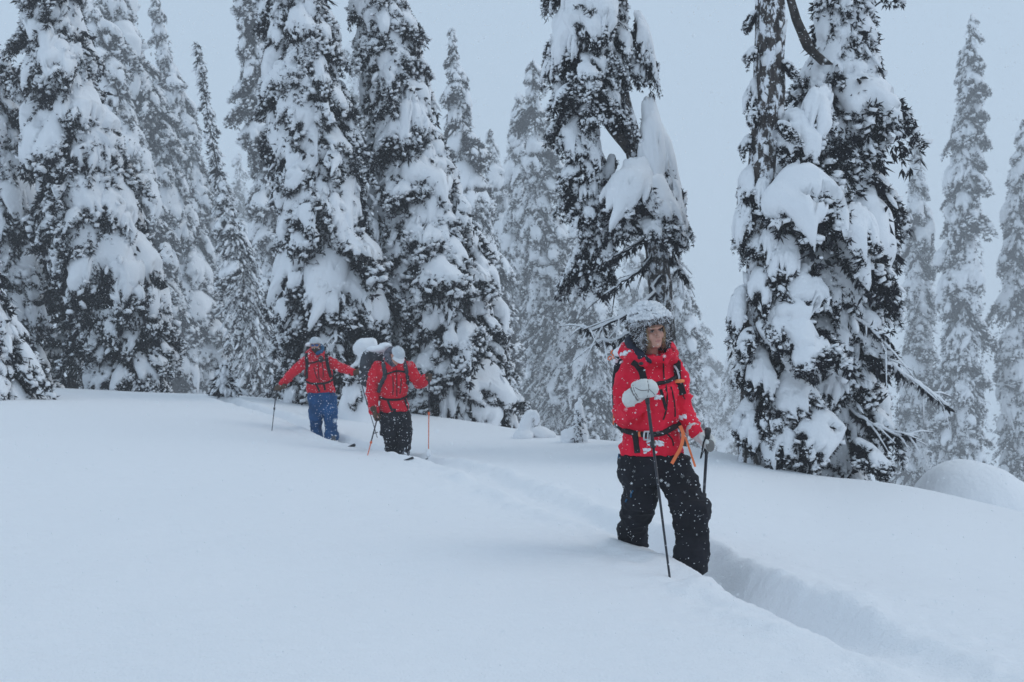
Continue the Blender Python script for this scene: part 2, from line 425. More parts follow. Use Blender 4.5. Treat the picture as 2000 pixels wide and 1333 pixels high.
LIB = {'heavy': [], 'light': [], 'bare': []}
for k in range(18):
    (nv, nf), (sv, sf) = make_bough(100 + k, 'heavy')
    LIB['heavy'].append((mesh_np('bough', nv, nf, mats=[M_need], smooth=False), mesh_np('snow_load', sv, sf, mats=[M_snow])))
for k in range(12):
    (nv, nf), (sv, sf) = make_bough(300 + k, 'light')
    LIB['light'].append((mesh_np('bough', nv, nf, mats=[M_need], smooth=False), mesh_np('snow_load', sv, sf, mats=[M_snow])))
for k in range(10):
    (nv, nf), (sv, sf) = make_bare(500 + k)
    LIB['bare'].append((mesh_np('bare_limb', *fix34(nv, nf), mats=[M_need]), mesh_np('snow_load', *fix34(sv, sf), mats=[M_snow])))
# one mesh with needles and snow, for trees that stand back in the haze
def merged(pair):
    a, b = pair
    me = bpy.data.meshes.new('bough')
    import bmesh
    bm = bmesh.new(); bm.from_mesh(a); n = len(bm.faces); bm.from_mesh(b); bm.faces.ensure_lookup_table()
    for f in bm.faces[n:]: f.material_index = 1
    bm.to_mesh(me); bm.free()
    me.materials.append(a.materials[0]); me.materials.append(M_snow)
    return me
LIBM = {k: [merged(p) for p in v] for k, v in LIB.items()}

def add_bough(root, pos, az, size, kind, rng, split, pitch=0.0, sy=1.0, sz=1.0):
    k = rng.randrange(len(LIB[kind]))
    rot = (rng.uniform(-0.12, 0.12), pitch + rng.uniform(-0.12, 0.12), az)
    nm = 'bare_limb' if kind == 'bare' else 'bough'
    o = bpy.data.objects.new(nm, LIB[kind][k][0] if split else LIBM[kind][k]); COL.objects.link(o)
    o.parent = root; o.location = Vector(pos) - root.location; o.rotation_euler = rot; o.scale = (size, size * sy, size * sz)
    if split:
        c = bpy.data.objects.new('snow_load', LIB[kind][k][1]); COL.objects.link(c); c.parent = o
    return o
def tree(label, Y, prof, seed, cap=110, cover=1.6, mixw=(0.6, 0.33, 0.07), split=False, group=None, name='fir_tree', cat='tree',
         big=1.0, low_bare=0.0, inner=1.0, trunk_r=None, smin=0.24, fine=1.0):
    rng = random.Random(seed); nr = np.random.default_rng(seed)
    if group == G2: big *= .74; cap = int(cap * 1.25)
    Y = Y * {G2: 2.25, G3: 1.9}.get(group, 1.0)
    prof = sorted(prof); pys = np.array([p[0] for p in prof], float)
    axis = [P(p[1], p[0], Y) for p in prof]
    zz = np.array([a.z for a in axis]); xx = np.array([a.x for a in axis]); rr = np.array([p[2] / FPX * Y for p in prof]) * {G2: .84, G3: .85}.get(group, 1.0)
    o = np.argsort(zz); zz, xx, rr = zz[o], xx[o], rr[o]
    bx = float(xx[0] + (xx[0] - xx[-1]) * 0.02); bz = gz(bx, Y) - 0.15
    z0 = max(zz[0], bz); z1 = zz[-1]
    root = empty(name, (bx, Y, bz), label, cat, group)
    # trunk
    n = 10
    tz = np.linspace(bz, z1 - 0.1, n); tx = np.interp(tz, zz, xx)
    tr = trunk_r if trunk_r else 0.05 + 0.011 * (z1 - bz)
    me = mesh_np('trunk', *fix34(*tube([(x, Y, z) for x, z in zip(tx, tz)], [max(0.02, tr * (1 - 0.95 * k / (n - 1)) * (1.25 if k == 0 else 1)) for k in range(n)], 9)), mats=[M_bark])
    link('trunk', me, root)
    # dark inner growth of needles and twigs behind the boughs
    m = int(900 * inner)
    if m:
        z = nr.uniform(z0, z1, m * 2); r = np.interp(z, zz, rr); keep = nr.random(m * 2) < (r / rr.max()) ** 0.8 + 0.1
        z = z[keep][:m]; r = r[keep][:m]; a = nr.uniform(0, 2 * pi, len(z)); q = r * nr.uniform(0.1, 0.78, len(z))
        ps = np.stack([np.interp(z, zz, xx) + q * np.cos(a), Y + q * np.sin(a), z], -1)
        d = np.stack([np.cos(a), np.sin(a), nr.uniform(-1.6, -0.4, len(z))], -1)
        sc = np.clip(np.interp(z, zz, rr), 0.15, 1.0)
        V, F = sprigs(nr, ps, d, 0.15, 0.38, 5, 0.12)
        rt = np.array(root.location)
        tag(link('inner_foliage', mesh_np('inner_foliage', V, F, mats=[M_need], smooth=False), root), kind='stuff')
    # small outer twigs, half of them carrying a little pad of snow
    m = int((900 if split else 1700) * fine)
    if m:
        z = nr.uniform(z0 + .1, z1, m * 2); r = np.interp(z, zz, rr); keep = nr.random(m * 2) < (r / rr.max()) ** 0.8 + 0.15
        z = z[keep][:m]; r = r[keep][:m]; a = nr.uniform(0, 2 * pi, len(z)); a = np.where((np.sin(a) > .4) & (nr.random(len(a)) < .6), -a, a)
        fs = max(1.0, (Y / 34.0) ** .6)
        q = np.maximum(r * nr.uniform(0.35, 0.82 if split else 0.95, len(z)), .04)
        ps = np.stack([np.interp(z, zz, xx) + q * np.cos(a), Y + q * np.sin(a), z], -1)
        d = np.stack([np.cos(a), np.sin(a), nr.uniform(-1.7, -0.5, len(z))], -1)
        V, F = sprigs(nr, ps, d, 0.08 * fs, 0.17 * fs, 7, 0.14); rt = np.array(root.location)
        tag(link('twigs', mesh_np('twigs', V, F, mats=[M_need], smooth=False), root), kind='stuff')
        sel = nr.random(len(z)) < (.25 if split else .42); dn_ = d[sel] / np.linalg.norm(d[sel], axis=1, keepdims=True); L_ = nr.uniform(.07, .17, sel.sum()) * fs
        V, F = pads(nr, ps[sel] + dn_ * L_[:, None] * .9 + np.array([0, 0, .03]), dn_, L_, L_ * nr.uniform(.3, .55, len(L_)))
        tag(link('snow_pads', mesh_np('snow_pads', V, F, mats=[M_snow]), root), kind='stuff')
    # boughs
    area = 0.0
    for a, b in zip(np.linspace(z0, z1, 40)[:-1], np.linspace(z0, z1, 40)[1:]):
        area += 2 * pi * float(np.interp((a + b) / 2, zz, rr)) * (b - a)
    def size_at(z): return big * min(max(0.18 + 0.70 * float(np.interp(z, zz, rr)), smin), 1.2)
    smean = np.mean([size_at(z) * 1.0 for z in np.linspace(z0, z1, 20)])
    nb = int(area * cover / (0.42 * smean ** 2)); sc = 1.0
    if nb > cap: sc = math.sqrt(nb / cap) ** 0.72; nb = cap
    zs = np.linspace(z0, z1, 400); w = np.interp(zs, zz, rr) / np.array([size_at(z) ** 2 for z in zs]) + 0.02
    cw = np.cumsum(w); cw /= cw[-1]
    for k in range(nb):
        z = float(np.interp((k + rng.random()) / nb, cw, zs)); r = float(np.interp(z, zz, rr)); x = float(np.interp(z, zz, xx))
        a = k * 2.39996 + rng.uniform(-0.5, 0.5)
        # the side turned from the photographer is seen by no one: thin it out
        if sin(a) > 0.5 and rng.random() < 0.5: a = -a
        s = size_at(z) * sc * rng.choice([0.6, 0.75, 0.95, 1.15, 1.4]) * rng.uniform(0.9, 1.1)
        u = rng.random(); kind = 'heavy' if u < mixw[0] else ('light' if u < mixw[0] + mixw[1] else 'bare')
        hgt = (z - z0) / (z1 - z0)
        if hgt < .22 and split: s *= .72; kind = 'light' if (kind == 'heavy' and rng.random() < .5) else kind
        if low_bare and hgt < low_bare and rng.random() < 0.8: kind = 'bare'
        rr_ = r * rng.uniform(0.68, 0.97)
        reach = {'heavy': 0.56, 'light': 0.62, 'bare': 0.9}[kind] * s
        ri = max(rr_ - reach, 0.03)
        if kind == 'bare': ri = 0.03; s = max(rr_ / 0.9, 0.25) * rng.uniform(0.8, 1.05)
        zt = z + (0.45 * s if kind != 'bare' else 0.25 * s)
        # keep the bough tip inside the snow surface on the ground
        add_bough(root, (x + ri * cos(a), Y + ri * sin(a), zt), a, s, kind, rng, split, pitch=(0.0 if kind != 'bare' else rng.uniform(0.2, 0.5)), sy=rng.uniform(0.75, 1.25), sz=rng.uniform(0.9, 1.2))
    return root
tree('tall snow laden fir cut off by the left edge of the picture, dark below', 30, [(70,-25,6),(140,-15,22),(300,-5,60),(500,-5,95),(760,0,130)], 11, 105, mixw=(.45,.47,.08), split=True, group=G1)
tree('huge snow laden fir with big white tongues left of the spire', 29, [(-220,60,25),(0,95,72),(200,140,92),(400,185,112),(600,240,112),(765,258,92)], 12, 235, mixw=(.62,.34,.04), split=True, group=G1, big=.86)
tree('dark fir with bare lower limbs tucked behind the huge fir on the far left', 33, [(150,50,20),(350,70,80),(550,110,115),(750,145,105)], 13, 100, mixw=(.3,.5,.2), split=True, group=G1)
tree('hazy fir whose slim top shows directly right of the huge fir on the left', 38, [(-180,130,12),(0,165,38),(150,205,48),(350,262,62),(700,335,92)], 14, 100, group=G2, mixw=(.55,.35,.1))
tree('hazy broad fir between the huge left fir and the pointed one', 42, [(-90,205,12),(60,238,46),(250,290,75),(450,340,84),(650,380,92),(775,390,85)], 15, 110, group=G2)
tree('hazy fir with a pointed top just left of the leaning spire', 48, [(-8,304,4),(60,312,14),(120,322,24),(300,362,45),(500,402,58),(760,428,64)], 16, 110, group=G2)
tree('thin leaning spire with stubby bare limbs on top and broad bare boughs below', 23, [(82,384,2),(140,393,7),(250,410,12),(350,428,16),(450,452,32),(600,486,70),(785,512,85)], 17, 170, mixw=(.0,.12,.88), group=G2, inner=.3, trunk_r=0.12, smin=0.14)
tree('palest small fir seen between the spire and the dark double tree', 120, [(300,466,2),(400,470,24),(550,480,46),(790,484,58)], 18, 45, group=G3, mixw=(.3,.4,.3))
tree('narrow fir showing along the left flank of the big dark fir behind the blue trousers', 36, [(-300,470,22),(0,494,28),(200,507,35),(400,532,52),(600,560,64),(790,580,70)], 19, 110, mixw=(.4,.5,.1), group=G2)
tree('big dark fir with fat pillows of snow towering behind the two far skiers', 26, [(-330,545,45),(0,576,80),(200,602,96),(400,632,114),(600,656,130),(810,672,118)], 20, 275, mixw=(.62,.34,.04), split=True, group=G1, big=.84)
tree('broad fir thick with white tongues, right of the two far skiers', 27, [(-250,700,30),(0,745,58),(150,770,80),(300,803,96),(500,852,130),(700,890,136),(820,895,128)], 21, 285, mixw=(.66,.31,.03), split=True, group=G1, big=.84)
tree('slim pointed fir rising behind the right shoulder of the broad white fir', 38, [(55,882,2),(120,885,13),(150,888,19),(250,895,32),(400,915,55),(600,950,72),(840,965,78)], 22, 110, group=G2)
tree('ghostly fir in the gap between the big dark fir and the broad white fir', 110, [(80,685,3),(200,702,32),(400,715,42),(800,720,55)], 23, 45, group=G3)
tree('small pointed fir right of the slim pointed one, half lost in haze', 60, [(258,956,3),(350,968,22),(500,985,36),(700,1000,46),(840,1005,52)], 24, 80, group=G2)
tree('palest needle thin fir left of the tall hazy tree at the centre', 110, [(288,993,2),(400,1000,18),(700,1008,40),(850,1010,45)], 25, 40, group=G3)
tree('tall hazy fir at the centre of the picture with bare limbs low down', 50, [(122,1040,4),(200,1042,24),(300,1048,42),(450,1060,62),(650,1085,88),(850,1100,104)], 26, 120, group=G2, mixw=(.45,.4,.15), low_bare=.33)
tree('shorter hazy fir leaning on the left side of the tall central one', 55, [(186,1012,3),(260,1015,18),(400,1020,36),(700,1022,62),(850,1030,72)], 27, 80, group=G2)
tree('hazy fir of thin snow lined limbs left of the woman, under the broken old tree', 46, [(380,1130,4),(500,1142,42),(700,1155,78),(865,1160,95)], 28, 90, group=G2, mixw=(.2,.3,.5))
tree('pale fir showing through the bare limbs of the broken old tree', 95, [(430,1230,3),(560,1238,40),(700,1240,58),(870,1240,65)], 29, 50, group=G3)
tree('hazy fir right behind the trunk of the broken old tree', 48, [(425,1303,3),(520,1318,25),(650,1332,40),(870,1338,56)], 30, 80, group=G2)
tree('tiny faint fir in the gap behind the woman, tallest of the three there', 130, [(632,1372,2),(720,1375,18),(800,1378,30),(890,1378,40)], 31, 40, group=G3)
tree('tiny faint fir touching the left flank of the great right tree', 110, [(645,1430,2),(740,1430,22),(890,1430,46)], 32, 40, group=G3)
tree('tiny faint fir, lowest of the three in the gap behind the woman', 140, [(705,1403,2),(800,1402,16),(890,1400,30)], 33, 30, group=G3)
tree('great dark fir with huge white pillows beside a bare trunk on the right', 17.6, [(-290,1650,38),(0,1650,68),(150,1640,92),(300,1615,136),(450,1606,162),(600,1606,168),(700,1604,158),(800,1606,138),(930,1610,112)], 34, 225, mixw=(.74,.23,.03), split=True, group=G1, trunk_r=.26, big=1.06)
tree('hazy narrow fir close right of the great dark tree', 60, [(250,1788,2),(350,1790,19),(500,1793,32),(700,1790,48),(960,1785,60)], 35, 100, group=G2)
tree('tallest hazy column like fir near the right edge', 55, [(30,1898,2),(100,1896,15),(150,1893,23),(300,1889,33),(500,1885,42),(700,1880,54),(960,1880,68)], 36, 120, group=G2, mixw=(.5,.45,.05))
tree('second thin top growing just left of the tallest hazy fir on the right', 56, [(100,1876,2),(200,1879,12),(400,1868,24),(960,1850,30)], 37, 60, group=G2)
tree('hazy fir cut off by the right edge of the picture', 58, [(236,1998,3),(400,1986,28),(600,1986,44),(800,1986,56),(1010,1986,68)], 38, 100, group=G2)
tree('low sprawling snowy fir at the left edge in front of taller ones', 22, [(440,-70,14),(560,-55,80),(700,-45,122),(815,-40,125)], 39, 120, mixw=(.78,.17,.05), split=True, group=G1, big=1.1, fine=.5, inner=.6)
tree('dim fir filling the gap low down between the spire and the big dark fir', 46, [(330,575,5),(500,560,45),(700,560,75),(800,560,80)], 40, 80, group=G2)
tree('little fir sapling alone on the snow left of the man in blue trousers', 25.5, [(712,437,2),(735,438,11),(755,439,20),(772,440,25)], 41, 45, name='fir_sapling', cat='sapling', mixw=(.95,.05,.0), smin=.2, big=.5, inner=.05, fine=.06, trunk_r=.025)
# ------------------------------------------------------------------ the broken old tree and the bare trunk
def fill(root, Y, prof, n, seed, mixw, smin, smax, az0=None, split=True, zs=1.0):
    rng = random.Random(seed); prof = sorted(prof)
    ys = [p[0] for p in prof]
    for k in range(n):
        py = ys[0] + (ys[-1] - ys[0]) * (k + rng.random()) / n
        cx = float(np.interp(py, ys, [p[1] for p in prof])); hw = float(np.interp(py, ys, [p[2] for p in prof]))
        a = k * 2.39996 + rng.uniform(-.5, .5) if az0 is None else R(az0) + rng.uniform(-0.7, 0.7)
        if sin(a) > 0.5: a = -a
        u = rng.random(); kind = 'heavy' if u < mixw[0] else ('light' if u < mixw[0] + mixw[1] else 'bare')
        s = rng.uniform(smin, smax); c = P(cx, py, Y); r = hw / FPX * Y * rng.uniform(.75, 1.0)
        ri = max(r - 0.5 * s, 0.02)
        add_bough(root, (c.x + ri * cos(a), Y + ri * sin(a), c.z + 0.4 * s), a, s, kind, rng, split, sy=rng.uniform(.8, 1.2), sz=rng.uniform(.95, 1.3) * zs)
def rough_trunk(pts, n=26, m=18, seed=0, amp=0.12):
    """bark cylinder with ribs and knots, pts = (Vector, radius)"""
    cs = np.array([tuple(p[0]) for p in pts]); rs = np.array([p[1] for p in pts])
    tt = np.linspace(0, len(pts) - 1, n * len(pts)); k = np.arange(len(pts))
    C = np.stack([np.interp(tt, k, cs[:, j]) for j in range(3)], -1); r = np.interp(tt, k, rs)
    a = np.linspace(0, 2 * pi, m, endpoint=False)
    V = np.zeros((len(tt), m, 3))
    dirs = np.stack([np.cos(a), np.sin(a), 0 * a], -1)
    pp = dirs[None] * 2.2 + C[:, None] * [1, 1, 0.55]
    rad = r[:, None] * (1 + amp * fbm(pp * 2.0, seed, 3) + amp * 0.5 * vnoise(pp * [5, 5, 1.5], seed + 5))
    V = C[:, None] + dirs[None] * rad[..., None]
    idx = np.arange(len(tt) * m).reshape(len(tt), m)
    F = np.stack([idx[:-1], np.roll(idx, -1, 1)[:-1], np.roll(idx, -1, 1)[1:], idx[1:]], -1).reshape(-1, 4)
    return V.reshape(-1, 3), F
YL = 19.0
def pl(px, py, dy=0): return P(px, py, YL + dy)
b0 = pl(1318, 900); b0.z = gz(b0.x, YL) - .1
old = empty('broken_fir', b0, 'old broken fir with a crooked trunk and hanging clumps right behind the woman', 'tree', G1)
tp = [(b0, .27), (pl(1306, 760), .23), (pl(1293, 620), .19), (pl(1283, 500), .18), (pl(1262, 400), .17), (pl(1238, 290), .16), (pl(1215, 200), .15), (pl(1185, 90), .15), (pl(1150, -60), .13), (pl(1120, -260), .09)]
link('trunk', mesh_np('trunk', *rough_trunk(tp, 12, 18, 5), mats=[M_barksnow]), old)
fork = [(pl(1235, 300, -.05), .12), (pl(1195, 250, -.2), .10), (pl(1170, 190, -.2), .09), (pl(1130, 60, -.1), .06)]
link('limb', mesh_np('limb', *rough_trunk(fork, 8, 12, 6), mats=[M_bark]), old)
fill(old, YL, [(-200, 1135, 60), (0, 1145, 90), (60, 1150, 85), (150, 1150, 78), (235, 1165, 78)], 62, 70, (.55, .42, .03), .45, .85)
fill(old, YL - .1, [(230, 1130, 45), (330, 1140, 50), (430, 1155, 40)], 22, 71, (.3, .65, .05), .4, .7)
fill(old, YL - .1, [(420, 1160, 34), (480, 1160, 28), (560, 1160, 16)], 12, 72, (.15, .85, 0), .4, .65, zs=1.2)
fill(old, YL + .05, [(400, 1190, 50), (440, 1215, 55)], 8, 73, (.5, .5, 0), .4, .65)
rs = random.Random(8)
def big_bough(px, py, dy, az, s, kind, sy, sz, k=None):
    o = add_bough(old, pl(px, py, dy), R(az), s, kind, rs, True, sy=sy, sz=sz); return o
# the tall cones of snow hanging on its right side
for (px, py, dy, az, s, sy, sz) in [(1243, 318, -.35, -95, 1.05, 1.25, 1.1), (1252, 330, -.2, -60, .95, 1.1, 1.15), (1262, 205, 0, -70, 1.0, .85, 1.9), (1275, 235, -.05, -40, .95, .9, 1.75), (1285, 330, 0, -30, .9, .9, 1.5),
                                (1248, 40, 0, -45, .65, .8, 1.6), (1238, 25, .1, -10, .6, .8, 1.7), (1232, 110, 0, -60, .55, .8, 1.2), (1300, 385, 0, -35, .7, .9, 1.2), (1220, 380, -.2, -120, .8, 1.1, 1.0),
                                (1200, 300, .1, -150, .5, .9, 1.0)]:
    big_bough(px, py, dy, az, s, 'heavy', sy, sz)
for (px, py, dy, az, s, kind) in [(1300, 400, -.1, -70, .6, 'light'), (1265, 420, -.3, -100, .6, 'light'), (1310, 410, .1, -20, .5, 'light'), (1230, 420, -.2, -130, .55, 'light')]:
    big_bough(px, py, dy, az, s, kind, 1, 1)
# dead limbs reaching left below the foliage, lichen hanging from them
def dead_limb(pts, r, seed, snowy, root=None, Yb=19.0):
    nr = np.random.default_rng(seed); pv = [P(p[0], p[1], Yb + p[2]) for p in pts]; root = root or old
    pts2 = []
    for a, b in zip(pv[:-1], pv[1:]):
        for k in range(4): pts2.append(a.lerp(b, k / 4) + Vector(nr.normal(size=3) * 0.018))
    pts2.append(pv[-1]); n = len(pts2)
    parts = [tube(pts2, [r * (1 - .8 * i / (n - 1)) for i in range(n)], 6)]
    sn = []
    for k in range(3, n - 1, 2):
        for q in range(2):
            d = (pts2[k + 1] - pts2[k - 1]).normalized() + Vector(nr.normal(size=3) * .5) + Vector((0, 0, -.25)); L = nr.uniform(.15, .5)
            tp_ = [pts2[k] + d * L * f + Vector((0, 0, -.12 * f * f)) for f in (0, .5, 1)]
            parts.append(tube(tp_, [.008, .006, .003], 4))
            if snowy: sn.append(tube([p + Vector((0, 0, .012)) for p in tp_], [.016, .015, .006], 5))
    pos = np.array([tuple(p) for p in pts2])[nr.integers(1, n, 90)]
    parts.append(sprigs(nr, pos, np.array([0, 0, -1.0]) + nr.normal(size=(90, 3)) * .25, .06, .22, 2, .12))
    o = link('dead_limb', mesh_np('dead_limb', *fix34(*join(parts)), mats=[M_need]), root)
    top = [p + Vector((0, 0, r * (1 - .8 * i / (n - 1)) + .004)) for i, p in enumerate(pts2)]
    sn.append(tube(top, [(.022 if snowy else .012) * (1 + .5 * nr.random()) for _ in top], 6))
    link('snow_load', mesh_np('snow_load', *fix34(*join(sn)), mats=[M_snow]), o)
dead_limb([(1283, 455, -.1), (1240, 480, -.3), (1185, 512, -.5)], .04, 1, False)
dead_limb([(1285, 490, -.1), (1255, 525, -.3), (1215, 555, -.5), (1180, 575, -.6)], .035, 2, False)
dead_limb([(1290, 540, -.1), (1265, 585, -.4), (1225, 620, -.7), (1160, 645, -.9), (1135, 640, -1)], .045, 3, True)
dead_limb([(1292, 600, -.1), (1250, 640, -.4), (1210, 660, -.6), (1165, 668, -.8)], .03, 4, True)
dead_limb([(1270, 430, -.1), (1220, 450, -.2), (1190, 470, -.3)], .045, 5, False)
dead_limb([(1288, 470, .1), (1310, 505, .2), (1340, 540, .2)], .025, 6, True)
great = [o for o in COL.objects if str(o.get('label', '')).startswith('great dark fir')][0]
for (px, py, dy, az, s, sy, sz, kd) in [(1552, 215, -1.0, -105, .75, 1.2, 1.1, 'heavy'), (1560, 315, -1.25, -100, 1.05, 1.45, 1.15, 'heavy'), (1600, 165, -1.0, -80, .8, 1.2, 1.2, 'heavy'), (1535, 455, -1.2, -115, .7, 1.1, 1.0, 'heavy'), (1570, 520, -1.3, -95, .85, 1.3, 1.0, 'heavy'),
        (1530, 590, -1.25, -115, .8, 1.2, 1.0, 'heavy'), (1590, 640, -1.3, -85, .8, 1.3, .95, 'light'), (1545, 720, -1.25, -105, .8, 1.2, 1.0, 'heavy'), (1600, 790, -1.2, -85, .85, 1.2, 1.0, 'heavy'), (1530, 820, -1.2, -120, .7, 1.2, 1.0, 'heavy'),
        (1665, 860, -1.0, -60, .7, 1.2, .9, 'light'), (1575, 880, -1.2, -95, .6, 1.2, .8, 'heavy'), (1700, 800, -.7, -30, .7, 1.1, 1.0, 'light'), (1665, 400, -1.2, -75, .8, 1.2, 1.0, 'heavy')]:
    add_bough(great, P(px, py, 17.6 + dy), R(az), s, kd, rs, True, sy=sy, sz=sz)
dead_limb([(1690, 675, -.9), (1735, 705, -1.0), (1775, 735, -1.0), (1812, 762, -1.0), (1850, 792, -1.0)], .016, 11, True, great, 17.6)
dead_limb([(1660, 800, -.8), (1700, 830, -1.0), (1745, 845, -1.0), (1785, 850, -1.0)], .016, 12, True, great, 17.6)
dead_limb([(1660, 620, -.9), (1700, 640, -1.1), (1740, 668, -1.1)], .018, 13, True, great, 17.6)

# the bare trunk that stands against the great right tree
YO = 16.6
def po(px, py, dy=0): return P(px, py, YO + dy)
b1 = po(1463, 900); b1.z = gz(b1.x, YO) - .1
snag = empty('bare_fir', b1, 'tall bare trunk plastered with snow on the left side of the great right tree', 'tree', G1)
link('trunk', mesh_np('trunk', *rough_trunk([(b1, .17), (po(1474, 700), .16), (po(1482, 480), .18), (po(1490, 330), .19), (po(1500, 200), .21), (po(1506, 60), .22), (po(1502, -120), .20), (po(1496, -320), .15)], 12, 20, 9, .16), mats=[M_barksnow]), snag)
def snag_bough(px, py, dy, az, s, kind, sy=1, sz=1): add_bough(snag, po(px, py, dy), R(az), s, kind, rs, True, sy=sy, sz=sz)
for a in [(1478, 150, 0, 190, .42, 'heavy', .8, 1.2), (1470, 320, 0, 200, .5, 'heavy', 1, 1.3), (1462, 395, -.1, 215, .6, 'heavy', .9, 1.2), (1462, 560, 0, 205, .6, 'heavy', .9, 1.2), (1470, 640, -.2, 230, .55, 'light'),
          (1478, 210, -.1, 220, .35, 'light'), (1470, 260, 0, 190, .35, 'light'), (1480, 90, -.1, 200, .35, 'light'), (1520, 240, -.2, -60, .4, 'light'), (1478, 460, -.1, 235, .45, 'light'), (1465, 700, 0, 200, .5, 'light'),
          (1468, 770, -.1, 220, .5, 'heavy', .9, 1.0), (1478, 20, 0, 170, .35, 'light'), (1525, 120, -.1, -30, .35, 'light')]:
    snag_bough(*a)
for a in [(1492, 345, -.12, -100, .5, 'heavy', .9, 1.2), (1502, 430, -.12, -80, .55, 'heavy', .9, 1.2), (1486, 520, -.1, -110, .6, 'heavy', .9, 1.2), (1500, 600, -.12, -75, .6, 'light', .9, 1.2),
          (1484, 680, -.1, -105, .7, 'heavy', .9, 1.1), (1498, 760, -.12, -80, .65, 'light', .9, 1.1), (1476, 800, -.1, -130, .6, 'heavy', .9, 1.0), (1510, 520, -.1, -50, .6, 'light'), (1515, 640, -.1, -50, .6, 'heavy', .9, 1.2)]:
    snag_bough(*a)
link('limb', mesh_np('limb', *rough_trunk([(po(1618, 130, .5), .10), (po(1580, 95, .2), .085), (po(1556, 40, 0), .07), (po(1540, -15, -.1), .06), (po(1520, -80, 0), .05)], 8, 10, 4), mats=[M_bark]), snag)
nr_ = np.random.default_rng(77)
# plates of snow stuck to the trunk
pl_c = []
for k in range(46):
    py = nr_.uniform(-60, 700); cx = np.interp(py, [-120, 60, 200, 330, 480, 700], [1502, 1506, 1500, 1490, 1482, 1474]); a = nr_.uniform(pi, 2 * pi)
    r = np.interp(py, [-120, 200, 480, 700], [.2, .205, .175, .16]); c = po(cx, py); pl_c.append((c.x + r * cos(a), YO + r * sin(a), c.z))
V_, F_ = blobs(nr_, np.array(pl_c), nr_.uniform(.02, .045, len(pl_c)))
V_[:, 2] = np.repeat(np.array(pl_c)[:, 2], 8) + (V_[:, 2] - np.repeat(np.array(pl_c)[:, 2], 8)) * 3.2
tag(link('snow_plates', mesh_np('snow_plates', V_, F_, mats=[M_snow]), snag), kind='stuff')

# ------------------------------------------------------------------ lumps of snow
def remesh(name, pieces, voxel, smooth_it=6, mats=(), parent=None, fac=0.5):
    o_ = 0; V = []; Q = []; T = []
    for v, q, t3 in pieces:
        V.append(np.asarray(v)); Q.append(np.asarray(q).reshape(-1, 4) + o_); T.append(np.asarray(t3).reshape(-1, 3) + o_); o_ += len(v)
    me = mesh_np(name, np.concatenate(V), np.concatenate(Q), np.concatenate(T), mats=mats)
    ob = bpy.data.objects.new('tmp', me); COL.objects.link(ob)
    m = ob.modifiers.new('r', 'REMESH'); m.mode = 'VOXEL'; m.voxel_size = voxel; m.use_smooth_shade = True
    if smooth_it:
        m2 = ob.modifiers.new('s', 'SMOOTH'); m2.factor = fac; m2.iterations = smooth_it
    dg = bpy.context.evaluated_depsgraph_get()
    r = bpy.data.meshes.new_from_object(ob.evaluated_get(dg)); r.name = name
    bpy.data.objects.remove(ob); bpy.data.meshes.remove(me)
    r.materials.clear()
    for mm in mats: r.materials.append(mm)
    return r
def get_co(me):
    v = np.zeros(len(me.vertices) * 3, np.float32); me.vertices.foreach_get('co', v); return v.reshape(-1, 3).astype(float)
def get_no(me):
    v = np.zeros(len(me.vertices) * 3, np.float32); me.vertices.foreach_get('normal', v); return v.reshape(-1, 3).astype(float)
def set_co(me, v): me.vertices.foreach_set('co', np.asarray(v, np.float32).ravel()); me.update()
def loft(rings, n=20):
    """rings: (centre, a-axis vector, b-axis vector); closed with rounded ends"""
    V = []; N = len(rings)
    for c, a, b in rings:
        for k in range(n):
            t_ = 2 * pi * k / n; V.append(tuple(Vector(c) + Vector(a) * cos(t_) + Vector(b) * sin(t_)))
    Q = []
    for i in range(N - 1):
        for k in range(n): Q.append((i*n+k, i*n+(k+1) % n, (i+1)*n+(k+1) % n, (i+1)*n+k))
    V.append(tuple(rings[0][0])); V.append(tuple(rings[-1][0])); c0 = len(V) - 2; T = []
    for k in range(n):
        T.append((c0, (k+1) % n, k)); T.append((c0 + 1, (N-1)*n+k, (N-1)*n+(k+1) % n))
    return np.array(V), np.array(Q), np.array(T)
def chain(pts, n=16):
    """tapered limb through (centre, radius) with round ends"""
    pts = [(Vector(p), r) for p, r in pts]; rings = []
    prev = None
    d0 = (pts[0][0] - pts[1][0]).normalized(); d1 = (pts[-1][0] - pts[-2][0]).normalized()
    ext = [(pts[0][0] + d0 * pts[0][1] * .95, pts[0][1] * .3), (pts[0][0] + d0 * pts[0][1] * .6, pts[0][1] * .8)] + pts + [(pts[-1][0] + d1 * pts[-1][1] * .6, pts[-1][1] * .8), (pts[-1][0] + d1 * pts[-1][1] * .95, pts[-1][1] * .3)]
    for i, (p, r) in enumerate(ext):
        tg = (ext[min(i+1, len(ext)-1)][0] - ext[max(i-1, 0)][0]).normalized()
        if prev is None: a = tg.orthogonal().normalized()
        else: a = (prev - tg * prev.dot(tg)).normalized()
        prev = a; rings.append((p, a * r, tg.cross(a) * r))
    return loft(rings, n)
def ball(c, rx, ry, rz, M=None, n=16, m=12):
    rings = []
    M = M or Matrix.Identity(3)
    for i in range(m + 1):
        t_ = -pi / 2 + pi * i / m; cr = max(cos(t_), .05)
        rings.append((Vector(c) + M @ Vector((0, 0, rz * sin(t_))), M @ Vector((rx * cr, 0, 0)), M @ Vector((0, ry * cr, 0))))
    return loft(rings, n)
def snow_lump(name, label, pieces, voxel, cat, base, amp=.02, freq=5, group=None):
    me = remesh(name, pieces, voxel, 10, [M_snow]); v = get_co(me); nn = get_no(me)
    set_co(me, v + nn * (amp * fbm(v * freq, 3, 2))[:, None] - np.array(base))
    o = bpy.data.objects.new(name, me); COL.objects.link(o); o.location = base
    return tag(o, label, cat, group)
